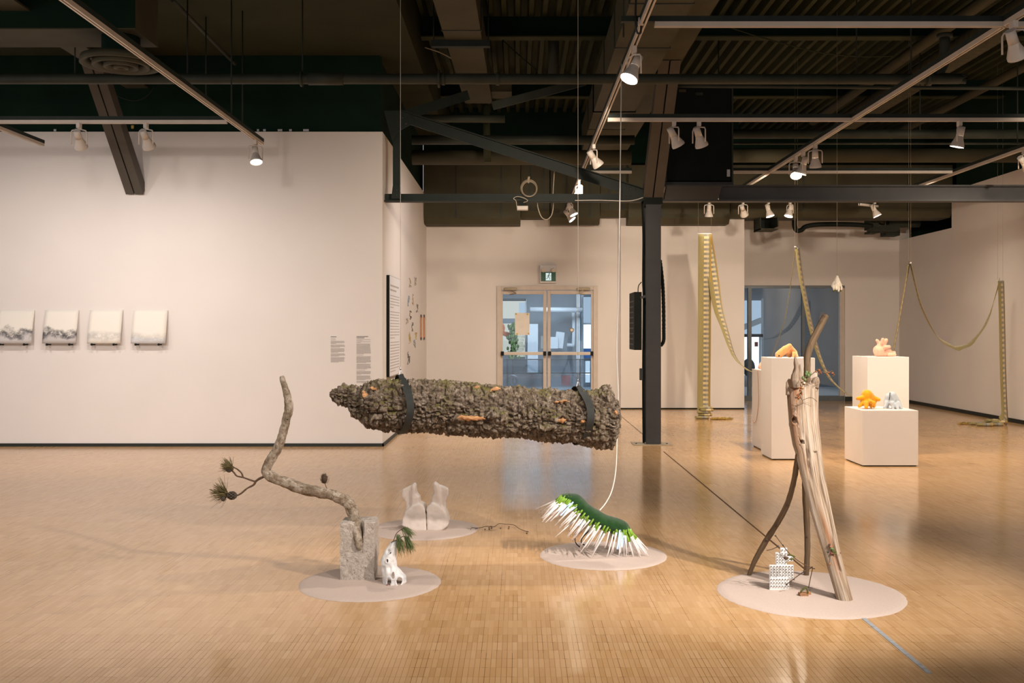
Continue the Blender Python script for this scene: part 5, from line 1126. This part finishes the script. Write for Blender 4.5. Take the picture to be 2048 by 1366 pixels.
for ri, (cy_, cz_, num) in enumerate(ROWS):
    for k in range(num):
        u = min(.985, max(.03, (k+.5+random.uniform(-.35, .35))/num)); i = min(len(q)-2, int(u*(len(q)-1))); p = q[i].lerp(q[i+1], u*(len(q)-1)-i); r = rr[i]
        t = (q[i+1]-q[i]).normalized(); up = Vector((0, 1, 0)).cross(t); up = up if up.z > 0 else -up
        nrm = math.hypot(cy_, cz_); s = p+up*r*cz_/nrm*.86+Vector((0, 1, 0))*r*1.9*cy_/nrm*.86
        d2 = sdir(u); dv = Vector((d2.x, cy_*.45+random.uniform(-.12, .12), d2.y))+Vector((random.uniform(-.2, .2), 0, random.uniform(-.16, .16))); dv.normalize()
        ln = random.uniform(.095, .165)*(.8 if u < .1 else 1); gl_ = random.uniform(.03, .065)
        e = s+dv*(gl_+ln)
        if e.z < .012: ln = max(.03, (s.z-.012)/-dv.z-gl_) if dv.z < 0 else ln
        cnt += 1; led = ri < 4 and cnt % 10 == 0
        if led:
            MB().cyl(s+dv*.01, s+dv*(.01+min(ln, .12)), .0048, .0048, 8).build('lit_tube', 'led', gs)
        else:
            so = MB().cyl(s, s+dv*gl_, .0068, .0062, 8).build('spike_socket', 'spike_green', gs); MB().cyl(s+dv*(gl_-.004), s+dv*(gl_+ln), .0058, .0022, 7).build('spike_tip', 'spike_white', so)
for pts in ([(1168, 1050), (1155, 1066), (1150, 1078), (1153, 1088), (1160, 1094)], [(1180, 1060), (1165, 1075), (1163, 1086), (1172, 1091)], [(1225, 1060), (1228, 1085), (1222, 1105)]):
    MB().tube(smoothpts([P(x, y, DG+.03) for x, y in pts], 5), .0035, 6).build('wire_leg', 'black', gs)
for k in range(6): MB().tube(smoothpts([P(1170, 1040, DG-.03), P(1140+random.uniform(-8, 6), 1050+4*k, DG-.03), P(1150+random.uniform(-8, 8), 1064+4*k, DG-.05), P(1165, 1062, DG-.02)], 5), .0008, 4).build('loose_wire', 'copper', gs)
wirething('power_cord', 'long white power cord hanging from the track to the spiky sculpture', 'cord', [P(1243, 128, 7.6), P(1241, 300, 7.2), P(1239, 450, 6.9), P(1236.5, 600, 6.65), P(1233.5, 700, 6.5), P(1236.5, 790, 6.4), P(1234, 880, 6.35), P(1231.5, 940, 6.3), P(1224, 980, 6.25), P(1212, 1005, 6.2), P(1199, 1021, 6.14)], .0038, 'cord')
wirething('plug_cord', 'black cord looped beside the near centre lamp', 'cord', [P(1272, -6, 6.5), P(1271, 40, 6.5), P(1274, 64, 6.5), P(1281, 66, 6.5), P(1282, 52, 6.5)], .007, 'black_gloss')
tag(MB().box(P(1277, 34, 6.5), P(1287, 52, 6.54)).build('track_feed', 'lamp_white', bevel=.004), 'white feed connector on the near centre track', 'connector')

# ================================================================== driftwood tripod
tr_ = thing('driftwood_tripod', 'tall weathered driftwood trunk standing as a tripod on two thin legs', 'driftwood', P(1690, 1202, 5.07))
LE = [(758, 1577), (765, 1573), (811, 1576), (850, 1579), (890, 1586), (905, 1591), (947, 1600), (1022, 1620.5), (1099, 1644), (1176, 1667), (1202, 1674)]
RE = [(758, 1637), (798, 1636), (837, 1636), (885, 1641), (900, 1642), (956, 1650), (970, 1653), (1040, 1667), (1106, 1681), (1153, 1693), (1202, 1706)]
m = MB(); m.uv = []; NY, NA = 230, 72; hol = [(1585.5, 839, 4.5, 7), (1599, 882, 3.6, 4.6)]
for j in range(NY+1):
    for k in range(NA):
        a = 2*math.pi*k/NA; s0 = 1-j/NY
        ytop = 764+9*noise.noise(Vector((math.cos(a)*1.6, math.sin(a)*1.6, 3.3)))+5*noise.noise(Vector((math.cos(a)*5, math.sin(a)*5, 1)))-(8 if math.cos(a) > .75 else 0)+(26 if -.6 < math.cos(a) < .1 else 0)*.5
        y = lerp(ytop, 1202, j/NY); d = lerp(5.5, 5.07, (y-760)/442); kk = d/F
        l = interp(LE, y); r = interp(RE, y); w = (r-l)/2; cx_ = (l+r)/2; dp = (w*.62+4)*kk
        ca, sa = math.cos(a), math.sin(a); x = cx_+w*ca
        gr = noise.noise(Vector((ca*3.2, sa*3.2, y*.006)))*.5+noise.noise(Vector((ca*9, sa*9, y*.008)))*.35+noise.noise(Vector((ca*22, sa*22, y*.012)))*.18
        h = 1+.13*gr
        p = Vector(((cx_+w*ca*(1+.06*gr)-CX)*kk, d+dp*sa*h, CZ-(y-CY)*kk))
        if sa < 0:
            for hx, hy, hw, hh in hol:
                e = ((x-hx)/hw)**2+((y-hy)/hh)**2
                if e < 3: p.y += .06*max(0, 1-e)-.006*math.exp(-(e-1.6)**2*3)
            ck = x-(lerp(1602, 1592, 0)+ (y-870)*.16 + 3*math.sin(y*.03))
            if 860 < y < 960: p.y += .035*math.exp(-(ck/2.2)**2)*math.sin((y-860)/100*math.pi)
            ck = x-(1630+(y-930)*.215+2*math.sin(y*.05))
            if 900 < y < 1140: p.y += .018*math.exp(-(ck/3.0)**2)
        if j == NY: p.z = .006
        m.v.append(p); m.uv.append((k/NA if k < NA/2 else 1-k/NA, (y-760)*kk))
for j in range(NY):
    for k in range(NA): m.f.append((j*NA+k, j*NA+(k+1) % NA, (j+1)*NA+(k+1) % NA, (j+1)*NA+k))
m.f += [tuple(range(NA)), tuple(NY*NA+k for k in range(NA))]; m.sm = set(range(len(m.f)-2)); m.build('trunk', 'driftwood', tr_)
limb('splinter', [(1592, 775, 10), (1590, 755, 8), (1593, 738, 5.5), (1591, 722, 3.2), (1590.5, 711, 1)], 5.44, 'driftwood', tr_, 5, 12, .3, seed=5)
limb('splinter', [(1606, 775, 8), (1600, 755, 6), (1599.5, 738, 2.6), (1600, 728, .8)], 5.46, 'driftwood', tr_, 5, 12, .3, seed=9)
limb('splinter', [(1628, 775, 9), (1632, 762, 7), (1634, 755, 4)], 5.46, 'driftwood', tr_, 5, 12, .2, seed=2)
limb('splinter', [(1576, 790, 4), (1574.5, 772, 3), (1573.5, 763, 1.2)], 5.44, 'driftwood', tr_, 5, 10, .2, seed=4)
limb('upper_branch', [(1615, 790, 7), (1614, 760, 6.5), (1614.5, 735, 6.5), (1615, 713, 7), (1621, 691, 7), (1634, 664, 7.2), (1645, 643, 7), (1651, 633, 6), (1653, 629, 3)], 5.48, 'leg_wood', tr_, 6, 14, .12, seed=1)
for k in range(4): MB().tube(smoothpts([P(1651, 634, 5.46), P(1648+random.uniform(-8, 2), 628+random.uniform(-4, 2), 5.46), P(1640+random.uniform(-4, 8), 636+random.uniform(-4, 8), 5.45), P(1645, 645, 5.45)], 5), .0008, 4).build('fibre', 'twig', tr_)
limb('support_leg', [(1598, 905, 5.5, -.08), (1593.6, 926, 5.5, -.06), (1588, 961, 5.4, -.02), (1573.7, 1010, 5.6, .03), (1552.6, 1050, 5.6, .07), (1531.5, 1082, 6, .10), (1508, 1125, 5.2, .13), (1498, 1151, 4.4, .15)], 5.43, 'leg_wood', tr_, 6, 12, .16, seed=6)
limb('support_leg', [(1611, 930, 6, .05), (1610, 980, 6, .08), (1613.5, 1040, 6.2, .11), (1614.7, 1099, 6, .13), (1612.5, 1152, 5.4, .16)], 5.42, 'leg_wood', tr_, 6, 12, .14, seed=8)
for x, y, dd in ((1573.7, 1010, .03), (1552, 1051, .07), (1533, 1080, .10), (1614, 1074, .12)): MB().ell(P(x, y, 5.42+dd-.012), (.007, .006, .007), 8, 5).build('leg_knot', 'twig', tr_)
# dry climbing plant on the trunk
cv = thing('dry_climber', 'dry climbing plant with rust leaves wound round the trunk top', 'climber', P(1605, 800, 5.36))
for pts, r in (([(1596, 800), (1600, 786), (1604, 772), (1612, 757), (1622, 750), (1632, 743), (1645, 744), (1656, 747), (1664, 742), (1668, 752)], .0022), ([(1633, 743), (1645, 737), (1657, 741), (1666, 750)], .0012), ([(1604, 772), (1600, 790), (1606, 806), (1590, 812)], .0018), ([(1612, 757), (1622, 700), (1617, 680)], .001), ([(1606, 800), (1622, 795), (1634, 803)], .0015), ([(1580, 830), (1578, 850), (1584, 862)], .001)):
    MB().tube(smoothpts([P(x, y, 5.36+(.06 if y < 730 else 0)) for x, y in pts], 5), r, 5).build('stem', 'twig', cv)
lm = None
def leaf(name, mat, c, s, parent):
    R = Matrix.Rotation(random.uniform(0, 6.28), 3, 'Y') @ Matrix.Rotation(random.uniform(-1, 1), 3, 'X'); m = MB()
    pts = [(0, 0, 0), (.35, .12, .5), (0, 0, 1), (-.35, .12, .5), (0, -.12, .5)]; th = Vector((0, .04, 0))
    vs = [Vector(c)+R @ (Vector(p)*s) for p in pts]+[Vector(c)+R @ ((Vector(p)+th)*s) for p in pts]
    m.add(vs, [(0, 1, 4), (1, 2, 4), (2, 3, 4), (3, 0, 4), (5, 9, 6), (6, 9, 7), (7, 9, 8), (8, 9, 5), (0, 5, 6, 1), (1, 6, 7, 2), (2, 7, 8, 3), (3, 8, 5, 0)]); m.build(name, mat, parent)
for k in range(30):
    x, y = random.choice(((1603, 772), (1600, 786), (1598, 792), (1606, 765), (1601, 778))); leaf('dry_leaf', random.choice(('chip', 'twig', 'leaf_rust', 'line_tan')), P(x+random.uniform(-6, 6), y+random.uniform(-6, 6), 5.33), random.uniform(.012, .022), cv)
for k in range(14):
    x, y = random.choice(((1641, 743), (1636, 746), (1660, 749), (1656, 744), (1666, 750))); leaf('dry_leaf', 'leaf_rust', P(x+random.uniform(-4, 4), y+random.uniform(-4, 4), 5.35), random.uniform(.01, .018), cv)
for x, y in ((1612, 748), (1617, 751), (1606, 756), (1610, 760), (1613, 745), (1620, 747)):
    MB().ell(P(x, y, 5.34), (.008, .006, .011), 8, 5).build('moss_tuft', 'foliage', cv)
pc = thing('pod_cluster', 'small cluster of green and brown seed pods on the driftwood trunk', 'seed pods', P(1663, 1122, 5.0))
for x, y, rx, rz, mt, a in ((1664, 1098, .012, .007, 'foliage', .3), (1668, 1103, .015, .006, 'moss', .15), (1668, 1107, .016, .0045, 'moss', 0), (1659, 1090, .006, .008, 'twig', 0), (1662, 1094, .010, .007, 'chip', .6), (1663, 1107, .006, .007, 'stain_red', 0), (1659, 1128, .007, .009, 'chip', 0), (1656, 1104, .007, .006, 'cone', 0), (1681, 1106, .003, .003, 'stain_red', 0)):
    MB().ell(P(x, y, 5.045-(1202-y)*-.0008), (rx, .006, rz), 10, 6, Matrix.Rotation(a, 3, 'Y')).build('pod', mt, pc)
MB().tube(smoothpts([P(1661, 1094, 5.12), P(1660, 1108, 5.1), P(1659, 1126, 5.09)], 4), .0015, 5).build('stem', 'twig', pc)
# studded white plates
DP = 5.26
st = thing('studded_plates', 'white studded plastic plates stacked on edge in the sand', 'plates', P(1560, 1182, DP))
for x0, y0, x1, y1, dy in ((1539, 1155, 1578.5, 1182, 0), (1540, 1131, 1588, 1159, .012), (1553, 1107, 1576, 1135, .022), (1562, 1097, 1576, 1112, .014), (1574, 1114, 1588, 1124, .016)):
    a = P(x0, y1, DP); b = P(x1, y0, DP); pl = MB().box((a.x, DP+dy, max(a.z, .006)), (b.x, DP+dy+.008, b.z)).build('plate', 'plastic_white', st, bevel=.0015)
    nx = max(2, round((x1-x0)/6)); nz = max(2, round((y1-y0)/6)); sm_ = MB()
    for i in range(nx):
        for j in range(nz):
            cx_ = lerp(a.x, b.x, (i+.5)/nx); cz_ = lerp(a.z, b.z, (j+.5)/nz)
            if cz_ < .01: continue
            sm_.tube([(cx_, DP+dy, cz_), (cx_, DP+dy-.0065, cz_), (cx_, DP+dy-.0065, cz_), (cx_, DP+dy, cz_)], [.0052, .0052, .0034, .0034], 10, caps=False, smooth=False)
    tag(sm_.build('studs', 'plastic_white', pl), kind='stuff')
tg_ = thing('twig_mobile', 'forked dry twig with buds leaning between plates and wood chip', 'twig', P(1618, 1180, 5.2))
for pts in ([(1551, 1071), (1556, 1078), (1566, 1091), (1580, 1108), (1600, 1124), (1624, 1136), (1630, 1137)], [(1624, 1135), (1607, 1144), (1595, 1152), (1573, 1169)], [(1625, 1137), (1621, 1156), (1617, 1176)], [(1533, 1101), (1545, 1098), (1556, 1093)]):
    MB().tube(smoothpts([P(x, y, 5.2+(.04 if x < 1560 else 0)) for x, y in pts], 5), .0023, 6).build('stem', 'twig', tg_)
for x, y, r in ((1551, 1071.5, .005), (1556, 1092.5, .006), (1566, 1090.5, .005), (1573, 1169, .006), (1624, 1134.5, .005), (1608, 1142, .005), (1588, 1159, .004)): MB().ell(P(x, y, 5.19), (r, r, r), 8, 5).build('bud', 'cone', tg_)
MB().ell(P(1572, 1116, 5.19), (.014, .010, .009), 12, 8).build('cocoon', 'twig', tg_)
for x, y, a in ((1582, 1110, .5), (1583, 1118, -.1), (1586, 1112, .3)): MB().ell(P(x, y, 5.19), (.014, .004, .005), 10, 5, Matrix.Rotation(a, 3, 'Y')).build('leaf', 'moss', tg_)
ch = thing('wood_chip', 'small reddish wood chip with a green clip stem on the sand', 'wood chip', P(1607, 1197, 5.14))
m = MB(); a = P(1597, 1197, 5.15); b = P(1614, 1185, 5.15); m.box((a.x, 5.13, .008), (b.x, 5.16, b.z))
for v in m.v: v += Vector((random.uniform(-.005, .005), 0, random.uniform(-.003, .003)))
m.build('chip', 'chip', ch); m = MB(); a = P(1613, 1193, 5.17); b = P(1621, 1184, 5.17); m.box((a.x, 5.16, .008), (b.x, 5.19, b.z)); m.build('chip_side', 'torn_wood', ch)
MB().tube(smoothpts([P(1601, 1184, 5.13), P(1608, 1177, 5.13), P(1613, 1176, 5.13), P(1616, 1186, 5.13)], 4), .0045, 6).build('green_stem', 'moss', ch)
